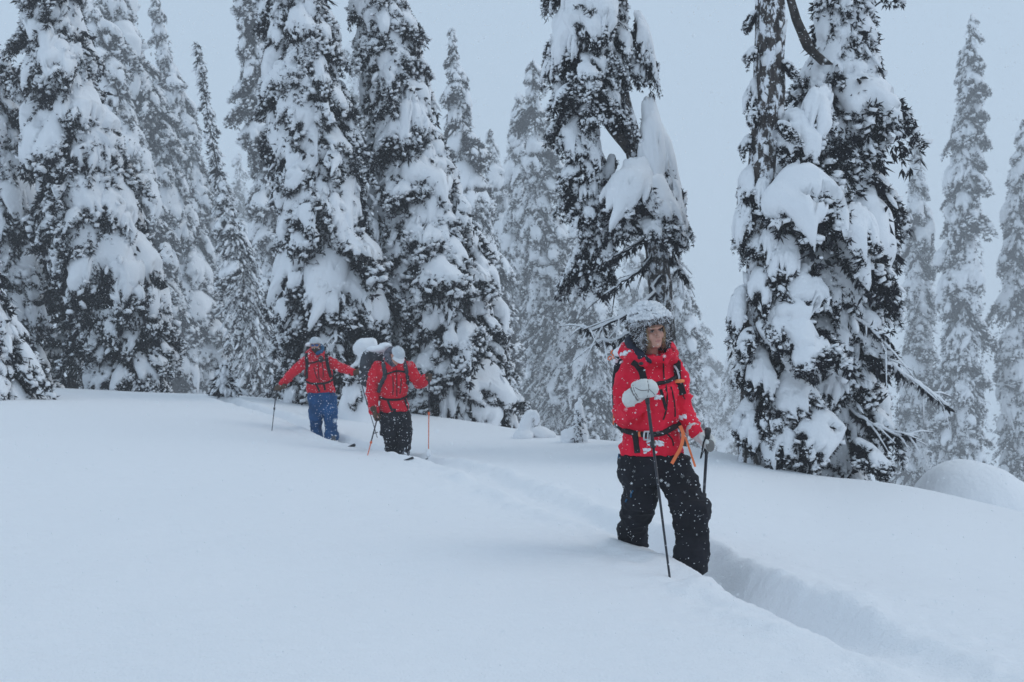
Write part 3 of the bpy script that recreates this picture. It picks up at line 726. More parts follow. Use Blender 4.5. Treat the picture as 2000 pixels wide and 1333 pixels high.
def base_at(px, Y): 
    x = (px - 1000) / FPX * Y; return Vector((x, Y, gz(x, Y)))
q = lambda px, py, Y, dy=0: P(px, py, Y + dy)
Yt = 22.5
snow_lump('snow_stump', 'snow covered stump with a mushroom cap between the two far skiers',
    [chain([(q(702, 680, Yt), .16), (q(724, 678, Yt), .18)]), ball(q(712, 676, Yt), .23, .23, .16), ball(q(730, 667, Yt), .10, .18, .09), chain([(q(716, 700, Yt), .14), (q(718, 740, Yt), .20), (q(714, 800, Yt), .36), (q(712, 835, Yt), .55)]),
     chain([(q(690, 742, Yt, -.1), .10), (q(681, 775, Yt, -.15), .14), (q(676, 815, Yt), .22)])], .05, 'snow stump', base_at(715, Yt), .03, 3)
st_ = bpy.data.objects['snow_stump']
for (px, py, dy, az, s, kind) in [(704, 708, -.05, 200, .5, 'light'), (730, 712, -.05, -30, .5, 'light'), (696, 735, 0, 215, .6, 'heavy'), (738, 735, .1, -20, .6, 'heavy'), (690, 765, .1, 190, .6, 'light'), (745, 770, .1, -10, .7, 'heavy'), (712, 712, -.1, -90, .35, 'light')]:
    add_bough(st_, q(px, py, Yt, dy), R(az), s, kind, rs, True)
Yh = 20.3
snow_lump('bent_sapling', 'small hooked snow hump like a bent sapling beyond the snow ridge', [chain([(q(1023, 850, Yh), .13), (q(1025, 832, Yh), .115), (q(1030, 816, Yh), .095), (q(1037, 807, Yh), .078), (q(1044, 807, Yh), .066), (q(1049, 814, Yh), .055), (q(1050, 822, Yh), .045), (q(1047, 829, Yh), .03)]), ball(q(1022, 852, Yh), .19, .2, .14)], .014, 'sapling', base_at(1030, Yh), .004)
snow_lump('snow_hump', 'low rounded snow hump right of the hooked sapling', [ball(q(1056, 848, Yh, .2), .2, .2, .14), ball(q(1074, 852, Yh, .2), .13, .15, .1)], .018, 'snow hump', base_at(1062, Yh + .2), .01)
Yk = 19.6
sp = snow_lump('snow_pillar', 'slim snow plastered sapling standing like a white pillar left of the woman', [chain([(q(1131, 782, Yk), .05), (q(1131, 800, Yk), .075), (q(1131, 825, Yk), .11), (q(1131, 850, Yk), .17), (q(1131, 875, Yk), .2)]), ball(q(1112, 858, Yk), .16, .18, .2), ball(q(1121, 846, Yk), .1, .1, .14)], .02, 'sapling', base_at(1131, Yk), .03, 9)
nr_ = np.random.default_rng(5)
pp = np.array([tuple(q(1131 + nr_.normal() * 5, 800 + 60 * nr_.random() ** .7, Yk, -.17) - sp.location) for _ in range(60)])
V_, F_ = sprigs(nr_, pp, np.array([0, -.5, -1.0]) + nr_.normal(size=(60, 3)) * .6, .04, .12, 3)
o = bpy.data.objects.new('needle_sprigs', mesh_np('needle_sprigs', V_, F_, mats=[M_need], smooth=False)); COL.objects.link(o); o.parent = sp
Ym = 17.5
snow_lump('snow_mound', 'big smooth rounded snow mound behind the slope at the right edge', [ball(q(1895, 1005, Ym), .95, 1.0, .83), ball(q(1915, 1015, Ym, .4), 1.1, 1.0, .75), ball(q(1855, 1000, Ym), .6, .8, .5)], .06, 'snow mound', base_at(1895, Ym), .04, 1.2)
# ------------------------------------------------------------------ people
M_red = mat('red_shell_fabric', (0.77, 0.011, 0.044), 0.62, 0.14, var=0.12, vscale=5, bump=0.6, bscale=13, bdist=0.02)
M_redd = mat('deep_red_shell_fabric', (0.66, 0.012, 0.032), 0.65, 0.14, var=0.14, vscale=5, bump=0.6, bscale=12, bdist=0.02)
M_black = mat('black_fabric', (0.012, 0.012, 0.017), 0.8, 0.2, var=0.3, vscale=6, bump=0.4, bscale=20, bdist=0.012)
M_strap = mat('black_webbing', (0.014, 0.014, 0.016), 0.7, 0.25, bump=0.3, bscale=160, bdist=0.003)
M_blue = mat('blue_shell_fabric', (0.012, 0.075, 0.205), 0.7, 0.2, var=0.25, vscale=5, bump=0.4, bscale=18, bdist=0.012)
M_navy = mat('dark_navy_lining', (0.02, 0.024, 0.04), 0.75, 0.2, var=0.2, bump=0.3, bscale=40)
M_teal = mat('blue_lining', (0.025, 0.11, 0.22), 0.75, 0.2, var=0.2, bump=0.3, bscale=40)
M_grey = mat('grey_pack_fabric', (0.055, 0.06, 0.07), 0.75, 0.2, var=0.3, bump=0.3, bscale=40)
M_orange = mat('orange_webbing', (0.85, 0.20, 0.07), 0.6, 0.3, var=0.08)
M_skin = mat('tanned_skin', (0.56, 0.30, 0.225), 0.5, 0.35, var=0.08, vscale=20, bump=0.1, bscale=90, bdist=0.002)
M_lip = mat('lips', (0.46, 0.20, 0.165), 0.45, 0.4)
M_eye = mat('eye_white', (0.36, 0.33, 0.32), 0.3, 0.5)
M_iris = mat('iris', (0.03, 0.025, 0.022), 0.2, 0.5)
M_hair = mat('blonde_hair', (0.36, 0.23, 0.13), 0.6, 0.3, var=0.3, vscale=60)
M_brown = mat('brown_hair', (0.035, 0.022, 0.016), 0.7, 0.2, var=0.4, vscale=60)
M_mitt = mat('white_leather', (0.66, 0.67, 0.65), 0.6, 0.3, var=0.07, vscale=9, bump=0.25, bscale=30, bdist=0.006)
M_mitt2 = mat('grey_suede_palm', (0.22, 0.21, 0.20), 0.8, 0.2, var=0.15, vscale=20)
M_glove = mat('brown_leather_glove', (0.085, 0.05, 0.03), 0.65, 0.3, var=0.4, vscale=18, bump=0.3, bscale=40, bdist=0.005)
M_fur = mat('grey_brown_fur', (0.10, 0.085, 0.08), 0.95, 0.05, col2=(0.02, 0.016, 0.015), vscale=60)
M_frost = mat('frosted_fur', (0.80, 0.82, 0.85), 0.95, 0.05)
M_hat = mat('fur_hat_with_snow', (0.62, 0.63, 0.66), 0.95, 0.05, col2=(0.10, 0.085, 0.08), vscale=34, bump=0.8, bscale=60, bdist=0.01)
M_cap = mat('pale_grey_cap_cloth', (0.55, 0.585, 0.62), 0.8, 0.2, var=0.08, vscale=12)
M_capw = mat('white_cap_brim', (0.72, 0.74, 0.76), 0.7, 0.2)
M_poleb = mat('black_pole', (0.018, 0.02, 0.03), 0.4, 0.5)
M_poleo = mat('orange_pole', (0.72, 0.14, 0.05), 0.45, 0.5)
M_metal = mat('brushed_buckle', (0.6, 0.62, 0.64), 0.35, 0.5, metal=0.8)
M_lens = mat('blue_mirror_lens', (0.02, 0.10, 0.32), 0.12, 0.8)
M_plast = mat('black_plastic', (0.02, 0.02, 0.022), 0.4, 0.5)
M_boot = mat('boot_shell', (0.10, 0.105, 0.12), 0.4, 0.5, var=0.2)
M_ski = mat('ski_topsheet', (0.03, 0.035, 0.045), 0.35, 0.5)
CAM0 = Vector((0, 0, 0))
def ground_hit(px, py, y0=3.0, y1=40.0):
    ys = np.arange(y0, y1, 0.02); x = (px - 1000) / FPX * ys; z = -(py - 666.5) / FPX * ys
    m = z < ground_z(x, ys); k = int(np.argmax(m)) if m.any() else 0
    return Vector((x[k], ys[k], z[k]))
def rings_px(Y, rows, yaw):
    c, s = cos(R(yaw)), sin(R(yaw)); out = []
    for (px, py, dy, hw, hd) in rows:
        w = hw / FPX * Y
        out.append((P(px, py, Y + dy), Vector((c, s, 0)) * w, Vector((-s, c, 0)) * hd))
    return out
def wrinkle(me, amp, f, seed, aniso=(1, 1, 1.6)):
    v = get_co(me); n = get_no(me); p = v * np.array(aniso) * f
    w = vnoise(p, seed); r = (1 - np.abs(w)) ** 3 - 0.35
    r2 = (1 - np.abs(vnoise(p * 2.1 + 7, seed + 3))) ** 3 - 0.35
    set_co(me, v + n * (amp * (r + 0.45 * r2 + 0.5 * vnoise(p * .5, seed + 9)))[:, None])
def bvh_of(mes):
    V = []; F = []; o = 0
    for me in mes:
        v = get_co(me); V.append(v)
        F += [tuple(i + o for i in p.vertices) for p in me.polygons]; o += len(v)
    return BVHTree.FromPolygons([tuple(x) for x in np.concatenate(V)], F)
def on_surface(b, px, py, Y):
    d = P(px, py, Y); h = b.ray_cast(CAM0, d.normalized())
    if h[0] is None or abs(h[0].y - Y) > 0.7:
        h = b.find_nearest(d)
    return h[0], h[1]
def smooth_path(pts, n=6):
    pts = np.array(pts, float); return _spl(pts, n) if len(pts) > 2 else np.array([pts[0] + (pts[1] - pts[0]) * k / n for k in range(n + 1)])
def ribbon(b, Y, pts, width, thick=0.006, off=0.003, n=6):
    """webbing laid over clothing: a flat band with thickness following the cloth"""
    path = smooth_path(pts, n); C = []; N = []
    for px, py in path:
        c, nn = on_surface(b, px, py, Y); C.append(c); N.append(nn)
    m = len(C); Ns = [sum((N[min(max(j, 0), m - 1)] for j in range(i - 2, i + 3)), Vector()).normalized() for i in range(m)]
    Cs = [sum((C[min(max(j, 0), m - 1)] for j in range(i - 1, i + 2)), Vector()) / 3 for i in range(m)]
    V = []
    for i in range(m):
        tg = (Cs[min(i + 1, m - 1)] - Cs[max(i - 1, 0)]).normalized(); s = tg.cross(Ns[i]).normalized() * width / 2
        lo = Cs[i] + Ns[i] * (off - thick * .8); hi = Cs[i] + Ns[i] * (off + thick)
        V += [lo - s, hi - s * .85, hi + s * .85, lo + s]
    Q = []
    for i in range(m - 1):
        for k in range(4): Q.append((i*4+k, i*4+(k+1) % 4, (i+1)*4+(k+1) % 4, (i+1)*4+k))
    Q += [(0, 3, 2, 1), ((m-1)*4, (m-1)*4+1, (m-1)*4+2, (m-1)*4+3)]
    return np.array([tuple(v) for v in V]), np.array(Q)
def add_ribbon(name, b, Y, pts, width, m, parent, thick=0.006, off=0.003):
    return link(name, mesh_np(name, *ribbon(b, Y, pts, width, thick, off), mats=[m], smooth=False), parent)
def bar(name, a, c, r, m, parent, r2=None, n=10):
    return link(name, mesh_np(name, *fix34(*tube([a, Vector(a).lerp(Vector(c), .5), c], [r, (r + (r2 or r)) / 2, r2 or r], n)), mats=[m]), parent)

def glove(name, hand, axis, wrist_dir, hint, m, parent, fr=0.014, sp=0.021, pole_r=0.014, cuff=.15, label=None, mitt=1.0, voxel=.006, wrist_pt=None, bulk=None):
    """a hand in a glove closed round a pole: palm, four curled fingers, thumb, cuff"""
    a = Vector(axis).normalized(); w = Vector(wrist_dir); w = (w - a * w.dot(a) * .6).normalized()
    wp = (w - a * w.dot(a)).normalized(); f = a.cross(wp)
    if f.dot(Vector(hint)) < 0: f = -f
    H = Vector(hand); pcs = []
    lens = [(1.0, 210), (1.08, 235), (1.02, 225), (0.86, 195)]
    for k, (L, amax) in enumerate(lens):
        zc = a * ((1.5 - k) * sp); rr = pole_r + fr * .95
        pts = [(H + zc * .9 + wp * (rr * 1.9) + f * (rr * .9), fr * 1.15)]
        for j in range(6):
            ps = R(55 + (amax - 55) * j / 5); pts.append((H + zc + (wp * cos(ps) + f * sin(ps)) * (rr * (1.12 if j < 3 else 1.0)), fr * L * (1.08 - .05 * j)))
        pcs.append(chain(pts, 10))
    # palm and back of the hand
    pcs.append(loft([(H + wp * (.016 + pole_r) + f * .012, a * sp * 2.0, f * .024), (H + wp * (.03 + pole_r) + f * .010, a * sp * 2.15, f * .03), (H + wp * .07 + f * .004, a * sp * 1.95, f * .03), (H + wp * .05 + w * .05, a * .034, f * .028), (H + wp * .05 + w * .065, a * .03, f * .026)], 16))
    # thumb leaves the side of the palm and closes from the other side
    pcs.append(chain([(H + wp * .06 + a * sp * 1.2 - f * .004, fr * 1.25), (H + wp * .03 + a * sp * 2.0 - f * (pole_r + fr * 1.0), fr * 1.15), (H - wp * .006 + a * sp * 2.0 - f * (pole_r + fr * 1.25), fr * 1.0), (H - wp * .03 + a * sp * 1.7 - f * (pole_r + fr * .6), fr * .85)], 10))
    if mitt > 1: pcs.append(ball(H + f * .012 * mitt + wp * .01, .05 * mitt, .045 * mitt, .045 * mitt))
    cs = H + wp * .05 + w * .04
    if wrist_pt is None:
        pcs.append(chain([(cs, .034 * mitt ** .5), (cs + w * .04, .037 * mitt ** .5), (cs + w * cuff * .6, .047 * mitt ** .5), (cs + w * cuff * .85, .050 * mitt ** .5)], 14))
    else:
        e = Vector(wrist_pt); pcs.append(chain([(H + wp * .05, .036 * mitt ** .5), (cs * .5 + e * .5, .046 * mitt ** .5), (e, .052 * mitt ** .5)], 14))
    if bulk: pcs += [ball(H + Vector(c_), *r_) for c_, r_ in bulk]
    me = remesh(name, pcs, voxel, 3, [m]); 
    o = link(name, me, parent)
    if label: o['label'] = label
    return o, cs + w * cuff * .4
def head_M(yaw, pitch, roll):
    return Matrix.Rotation(R(180 + yaw), 3, 'Z') @ Matrix.Rotation(R(-pitch), 3, 'X') @ Matrix.Rotation(R(roll), 3, 'Y')
def head_pieces(Hc, M, neck_base, k=1.0):
    L = lambda x, y, z: Vector(Hc) + M @ (Vector((x, y, z)) * k)
    B = lambda c, r: ball(L(*c), r[0] * k, r[1] * k, r[2] * k, M)
    p = [B((0, -.008, .028), (.076, .094, .090)), B((0, .024, -.055), (.057, .066, .068)), B((0, .070, -.097), (.022, .020, .018)),
         B((0, .045, -.092), (.04, .04, .02))]
    for s in (-1, 1):
        p += [B((s * .037, .052, -.032), (.028, .03, .03)), B((s * .012, .098, -.039), (.0085, .011, .008)), B((s * .077, -.008, -.012), (.010, .022, .03))]
    p.append(chain([(L(0, .084, .006), .009 * k), (L(0, .098, -.018), .0105 * k), (L(0, .108, -.036), .0125 * k)], 10))
    p.append(chain([(L(-.048, .070, .022), .009 * k), (L(-.02, .086, .021), .0095 * k), (L(.02, .086, .021), .0095 * k), (L(.048, .070, .022), .009 * k)], 10))
    p.append(B((0, .084, -.063), (.023, .007, .0045))); p.append(B((0, .083, -.0715), (.019, .007, .005)))
    p.append(chain([(L(0, -.012, -.075), .052 * k), (Vector(neck_base) * .5 + L(0, -.012, -.075) * .5, .054 * k), (Vector(neck_base), .065 * k)], 14))
    return p
def face_dent(me, Hc, M, k=1.0):
    v = get_co(me); Mi = np.array(M.transposed()); q = (v - np.array(Hc)) @ Mi.T / k
    n = get_no(me); d = np.zeros(len(v))
    for s in (-1, 1):
        d -= .009 * np.exp(-(((q[:, 0] - s * .031) / .016) ** 2 + (q[:, 2] / .009) ** 2)) * (q[:, 1] > .04)
    d -= .004 * np.exp(-((q[:, 0] / .022) ** 2 + ((q[:, 2] + .0675) / .0022) ** 2)) * (q[:, 1] > .05)
    set_co(me, v + n * (d * k)[:, None])
    c = np.array([tuple(p.center) for p in me.polygons]); qc = (c - np.array(Hc)) @ Mi.T / k
    lip = (np.abs(qc[:, 0]) < .024) & (qc[:, 1] > .07) & (qc[:, 2] < -.058 + .0) & (qc[:, 2] > -.078) & (np.abs(qc[:, 0]) < .025 - 2.0 * np.abs(qc[:, 2] + .067))
    me.polygons.foreach_set('material_index', lip.astype(np.int32)); me.update()
def eyes(Hc, M, parent, k=1.0, dirx=0.0):
    L = lambda x, y, z: Vector(Hc) + M @ (Vector((x, y, z)) * k)
    for s in (-1, 1):
        e = link('eye', mesh_np('eye', *ball(L(s * .031, .0735, -.001), .0118 * k, .0125 * k, .0078 * k, M), mats=[M_eye]), parent)
        link('iris', mesh_np('iris', *ball(L(s * .031 + dirx, .0815, -.001), .0064 * k, .0048 * k, .0060 * k, M, 12, 8), mats=[M_iris]), e)
        link('eyelash', mesh_np('eyelash', *fix34(*tube([L(s * .031 - .014, .080, .003), L(s * .031 - .005, .0862, .0062), L(s * .031 + .006, .0862, .0062), L(s * .031 + .014, .080, .002)], [.0012, .0032, .0032, .0012], 5)), mats=[M_brown]), e)
        link('eyebrow', mesh_np('eyebrow', *fix34(*tube([L(s * .016, .0925, .0215), L(s * .032, .0885, .027), L(s * .046, .078, .023)], [.0032, .0036, .0018], 6)), mats=[M_hair if dirx else M_brown]), parent)
def fur(me, n, seed, l0, l1, parent, frost, name='fur', keep=None):
    """short tufts standing on a surface; the upper ones carry frost"""
    nr = np.random.default_rng(seed); v = get_co(me); no = get_no(me)
    k = nr.integers(0, len(v), n); p = v[k]; d = no[k] + nr.normal(size=(n, 3)) * .45 + np.array([0, 0, -.35])
    d /= np.linalg.norm(d, axis=1, keepdims=True)
    L = nr.uniform(l0, l1, n); V, F = kites(nr, p - d * .003, d, L, L * .13)
    if keep is not None:
        kk = np.repeat(keep(p + d * L[:, None] * .7) & keep(p), 4).reshape(-1, 4)[:, 0]; F = F[kk]; p = p[kk]; k = k[kk]
    fr = nr.random(len(p)) < frost(p, no[k])
    o = link(name, mesh_np(name, V, F, mats=[M_fur, M_frost], smooth=False, midx=fr.astype(np.int32)), parent); o['kind'] = 'stuff'
    return o
def dusting(me, n, seed, parent, size=(.004, .012), up=.2, name='snow_dusting', box=None):
    """bits of snow sticking to cloth"""
    nr = np.random.default_rng(seed); v = get_co(me); no = get_no(me)
    w = np.clip(no[:, 2] + up, .02, None) * (0.15 + np.clip(vnoise(v * 9, seed) + .2, 0, 1)); 
    k = nr.choice(len(v), n, p=w / w.sum())
    V, F = blobs(nr, v[k] + no[k] * .001, size[0] + (size[1] - size[0]) * nr.random(n) ** 3)
    o = link(name, mesh_np(name, V, F, mats=[M_flake], smooth=True), parent); o['kind'] = 'stuff'
    return o
def pole(label, top, tip, group, m_up, m_lo, split, r=0.0095, grip_len=.16, grip_mat=None, clamp=None, basket=True, strap_at=None, sink=.12):
    top = Vector(top); tip = Vector(tip); d = (tip - top).normalized(); end = tip + d * sink
    root = empty('ski_pole', tip, label, 'ski pole', group)
    L = (end - top).length
    bar('shaft', top + d * .02, top + d * L * split, r, m_up, root)
    bar('lower_shaft', top + d * L * split, end, r * .8, m_lo, root, r * .6)
    g_ = [(top, r * 1.9), (top + d * .015, r * 2.1), (top + d * .05, r * 1.6), (top + d * grip_len * .7, r * 1.55), (top + d * grip_len, r * 1.25)]
    link('grip', mesh_np('grip', *fix34(*tube([p for p, _ in g_], [x for _, x in g_], 12)), mats=[grip_mat or M_plast]), root)
    c = top + d * L * split
    link('clamp', mesh_np('clamp', *fix34(*tube([c - d * .02, c - d * .015, c + d * .02, c + d * .025], [r * 1.2, r * 1.7, r * 1.7, r * 1.1], 10)), mats=[M_plast if clamp is None else clamp]), root)
    if strap_at is not None:
        s0 = top + d * .03; pts = [s0, s0 + Vector(strap_at) * .6 + Vector((0, 0, -.06)), s0 + Vector(strap_at) + Vector((0, 0, -.16)), s0 + Vector(strap_at) * .4 + Vector((0, 0, -.10))]
        link('strap', mesh_np('strap', *fix34(*tube(pts, [.006] * 4, 5)), mats=[M_strap]), root)
    if basket:
        bc = tip - d * .0 + d * .03
        link('basket', mesh_np('basket', *fix34(*tube([bc - d * .006, bc, bc + d * .012], [.012, .045, .03], 14)), mats=[M_plast]), root)
    return root, d

# ================================================================== the woman in front
GP = 'people walking in single file on skis'; GK = 'ski poles held by the three skiers'
Y = 7.5
j = lambda px, py, dy=0: P(px, py, Y + dy)
foot = j(1290, 1150); foot.z = gz(foot.x, 7.35)
wm = empty('person', foot, 'woman in front in a bright red jacket, black trousers and a frosted fur hat', 'person', GP)
Hc = j(1270, 645.5, -.06); HM = head_M(24, 2, 9)
neck = j(1268, 708, .02)
hL, hR = j(1262, 762, -.30), j(1381, 866, -.18)            # hands as seen: left and right in the picture
pcs = head_pieces(Hc, HM, neck)
pcs.append(loft(rings_px(Y, [(1268, 706, .02, 24, .07), (1270, 722, .02, 42, .09), (1272, 770, .02, 42, .10), (1272, 830, .02, 38, .10), (1275, 880, .02, 44, .11), (1277, 930, .02, 48, .11)], 24), 16))
pcs.append(chain([(j(1230, 722), .05), (j(1214, 812, -.03), .042), (hL + Vector((-.06, .09, -.07)), .03), (hL + Vector((-.03, .03, -.02)), .03)]))
pcs.append(chain([(j(1318, 722, .03), .05), (j(1337, 800, .04), .038), (j(1350, 833, -.05), .026), (j(1358, 844, -.115), .018)]))
pcs.append(chain([(j(1246, 925), .08), (j(1252, 958, .02), .07), (j(1248, 985, .02), .06), (j(1241, 1005, .12), .055), (j(1237, 1025, .22), .05), (j(1237, 1060, .30), .05), (j(1237, 1140, .36), .045)]))
pcs.append(chain([(j(1312, 915), .08), (j(1330, 955, -.06), .07), (j(1345, 980, -.12), .06), (j(1350, 1035, -.15), .05), (j(1352, 1120, -.22), .045)]))
me = remesh('body', pcs, .0055, 2, [M_skin, M_lip], fac=.4); face_dent(me, Hc, HM)
body = link('body', me, wm)
eyes(Hc, HM, body, 1.0, .0025)
# jacket
arL = [(j(1237, 722, .0), .076), (j(1222, 752, -.02), .076), (j(1217, 800, -.04), .073), (j(1219, 817, -.06), .072), (j(1228, 806, -.14), .070), (j(1240, 789, -.20), .062)]
arR = [(j(1316, 722, .04), .074), (j(1326, 760, .05), .068), (j(1333, 800, .04), .064), (j(1344, 822, -.02), .062), (j(1352, 836, -.07), .058), (j(1357, 844, -.11), .058)]
tor = rings_px(Y, [(1268, 700, .02, 26, .08), (1268, 709, .02, 44, .11), (1271, 720, .01, 52, .13), (1273, 745, .0, 53, .15), (1274, 790, .0, 52, .155), (1273, 825, .0, 54, .15), (1271, 845, .0, 54, .145), (1272, 862, .0, 61, .16), (1273, 878, .0, 66, .17), (1274, 887, .0, 66, .165)], 24)
jp = [loft(tor, 28), chain(arL, 18), chain(arR, 18)]
# stand-up collar and the hood bunched behind the neck
jp.append(loft([(j(1274, 710, -.02), Vector((.155, .05, 0)), Vector((-.04, .115, 0))), (j(1277, 697, -.03), Vector((.145, .05, .01)), Vector((-.04, .12, 0))), (j(1279, 691, -.03), Vector((.12, .04, .01)), Vector((-.04, .10, 0)))], 24))
hoodp = [j(1262, 712, -.16), j(1238, 700, -.10), j(1222, 690, .02), j(1230, 682, .14), j(1268, 678, .20), j(1305, 684, .15), j(1318, 692, .05), j(1312, 704, -.06)]
jp.append(chain([(p, r) for p, r in zip(hoodp, [.025, .042, .05, .055, .055, .05, .04, .03])], 14))
jp.append(chain([(j(1303, 708, -.14), .022), (j(1307, 694, -.13), .02), (j(1308, 683, -.11), .014)], 10))
jme = remesh('jacket', jp, .0095, 5, [M_red]); wrinkle(jme, .017, 6.5, 3, (1, 1, 1.9)); wrinkle(jme, .008, 13, 8, (1.3, 1, .8))
jacket = link('jacket', jme, wm)
# dark hood lining and neck warmer
lp = [j(1271, 707, -.165), j(1252, 697, -.14), j(1237, 682, -.05), j(1233, 668, .04), j(1240, 655, .10), j(1268, 660, .15), j(1300, 672, .10), j(1306, 690, -.02)]
lme = remesh('hood_lining', [chain([(p, r) for p, r in zip(lp, [.014, .032, .045, .046, .044, .05, .035, .02])], 14), chain([(j(1265, 703, -.10), .03), (j(1280, 702, -.13), .022), (j(1297, 697, -.11), .02)], 12)], .009, 4, [M_navy]); wrinkle(lme, .004, 12, 5)
link('hood_lining', lme, jacket)
tme_p = [loft(rings_px(Y, [(1275, 862, .01, 56, .14), (1276, 890, .01, 66, .15), (1278, 925, .01, 66, .15), (1279, 945, .01, 58, .14)], 20), 24),
         loft(rings_px(Y, [(1242, 890, .0, 34, .125), (1245, 925, .01, 36, .13), (1252, 958, .02, 33, .125), (1248, 985, .02, 34, .125), (1241, 1005, .12, 31, .115), (1237, 1025, .22, 28, .11), (1237, 1060, .30, 27, .105), (1237, 1100, .34, 28, .11), (1237, 1140, .36, 28, .11)], 10), 22),
         loft(rings_px(Y, [(1308, 890, .0, 38, .125), (1318, 925, -.02, 40, .13), (1330, 955, -.06, 37, .125), (1345, 980, -.12, 37, .12), (1350, 1003, -.12, 32, .115), (1351, 1035, -.15, 31, .11), (1350, 1062, -.18, 33, .11), (1350, 1088, -.20, 33, .115), (1352, 1118, -.22, 32, .12)], 15), 22)]
tme = remesh('trousers', tme_p, .011, 4, [M_black]); wrinkle(tme, .02, 5.5, 21, (.8, .8, 2.0)); wrinkle(tme, .008, 12, 23)
trousers = link('trousers', tme, wm)
for (bx, by, bd, tx) in [(1238, 1150, .34, 1246), (1354, 1128, -.24, 1378)]:
    c = j(bx, by, bd); c.z = min(c.z, gz(c.x, c.y) + .06)
    tdir = (j(tx, by + 10, bd - .16) - j(bx, by, bd)).normalized()
    bme = remesh('boot', [chain([(c + Vector((0, .02, .14)), .055), (c + Vector((0, .02, 0)), .06)]), chain([(c + Vector((0, .04, -.03)), .055), (c + tdir * .16 + Vector((0, 0, -.02)), .052), (c + tdir * .22 + Vector((0, 0, -.03)), .04)])], .01, 3, [M_boot])
    bt = link('boot', bme, wm)
    dusting(bme, 60, 5, bt, (.008, .018), .5, 'snow_crust')
B = bvh_of([jme]); BT = bvh_of([tme])
for pts, w_ in [([(1296, 700), (1296, 720), (1297, 742)], .009), ([(1300, 752), (1303, 780), (1300, 805), (1295, 821)], .009), ([(1310, 755), (1316, 780), (1318, 800), (1318, 815)], .008), ([(1290, 760), (1297, 785), (1301, 802)], .022), ([(1332, 760), (1335, 775), (1338, 780)], .007), ([(1300, 845), (1312, 858), (1315, 872)], .008)]:
    add_ribbon('zip', B, Y, pts, w_, M_strap, jacket, .004, .002)
dusting(jme, 380, 31, jacket, (.0015, .0042), .35); dusting(tme, 150, 33, trousers, (.0015, .0036), .5)
for (px, py, n_, s_) in [(1284, 867, 26, 9), (1263, 882, 10, 6), (1283, 776, 12, 4), (1222, 690, 8, 4), (1335, 815, 10, 5)]:
    nr_ = np.random.default_rng(px); cc = []
    for _ in range(n_):
        c, nn = on_surface(B, px + nr_.normal() * s_, py + nr_.normal() * s_ * .35, Y); cc.append(tuple(c + nn * .004))
    V_, F_ = blobs(nr_, np.array(cc), nr_.uniform(.006, .014, n_)); o = link('snow_patch', mesh_np('snow_patch', V_, F_, mats=[M_flake]), jacket); o['kind'] = 'stuff'
for pts in [[(1237, 958), (1233, 966), (1233, 972)], [(1225, 975), (1222, 982)], [(1209, 888), (1210, 896)]]:
    add_ribbon('zip_pull', BT, Y, pts, .010, M_teal, trousers, .004, .003)
# hat
L = lambda x, y, z: Hc + HM @ Vector((x, y, z))
hp = [ball(L(0, -.014, .088), .114, .120, .092, HM, 24, 16)]
bandp = [(L(.115 * cos(a), -.012 + .122 * sin(a), .083 - .03 * (1 - max(sin(a), 0)) ), .036 if sin(a) > 0 else .03) for a in np.linspace(0, 2 * pi, 25)]
hp.append(chain(bandp, 12))
for s in (-1, 1): hp.append(ball(L(s * .094, .012, -.038), .030, .062, .088, HM)); hp.append(ball(L(s * .076, -.02, -.075), .038, .06, .06, HM))
hp.append(ball(L(0, -.085, -.03), .09, .045, .09, HM))
hme = remesh('hat', hp, .008, 4, [M_hat]); v_ = get_co(hme); n_ = get_no(hme); set_co(hme, v_ + n_ * (.007 * fbm(v_ * 26, 3, 2))[:, None])
hat = link('hat', hme, wm)
def _frost(p, n):
    h = ((p - np.array(Hc)) @ np.array(HM))[:, 2]
    return np.clip(.40 + (h - .03) * 6.0 + .25 * n[:, 2], .22, .97)
def _keep(p):
    q_ = (p - np.array(Hc)) @ np.array(HM)
    return ~((np.abs(q_[:, 0]) < .060) & (q_[:, 1] > .03) & (q_[:, 2] < .036))
fur(hme, 8500, 4, .010, .026, hat, _frost, keep=_keep)
hv = get_co(hme); hn = get_no(hme); hh = ((hv - np.array(Hc)) @ np.array(HM))[:, 2]
sel = np.where((hh > .085) & (hn[:, 2] > .1))[0]; nr_ = np.random.default_rng(9); kk = nr_.choice(sel, 900)
V_, F_ = blobs(nr_, hv[kk] + hn[kk] * .006, nr_.uniform(.006, .014, 900)); o = link('snow_cap', mesh_np('snow_cap', V_, F_, mats=[M_snow]), hat); o['kind'] = 'stuff'
# strands of hair beside the face and under the chin
nr_ = np.random.default_rng(2); hs = []
for k in range(34):
    s = 1 if k < 24 else -1; x0 = s * (.058 + .012 * nr_.random()); yy = .052 + .02 * nr_.random()
    pts = [L(x0, yy, .02), L(x0 + s * .004 * nr_.normal(), yy + .006, -.03), L(x0 - s * .006 + .006 * nr_.normal(), yy - .002, -.07), L(x0 - s * .012 + .012 * nr_.normal(), yy - .012, -.115 - .02 * nr_.random())]
    hs.append(tube(pts, [.0025, .003, .0025, .001], 4))
o = link('hair', mesh_np('hair', *fix34(*join(hs)), mats=[M_hair]), wm); o['kind'] = 'stuff'
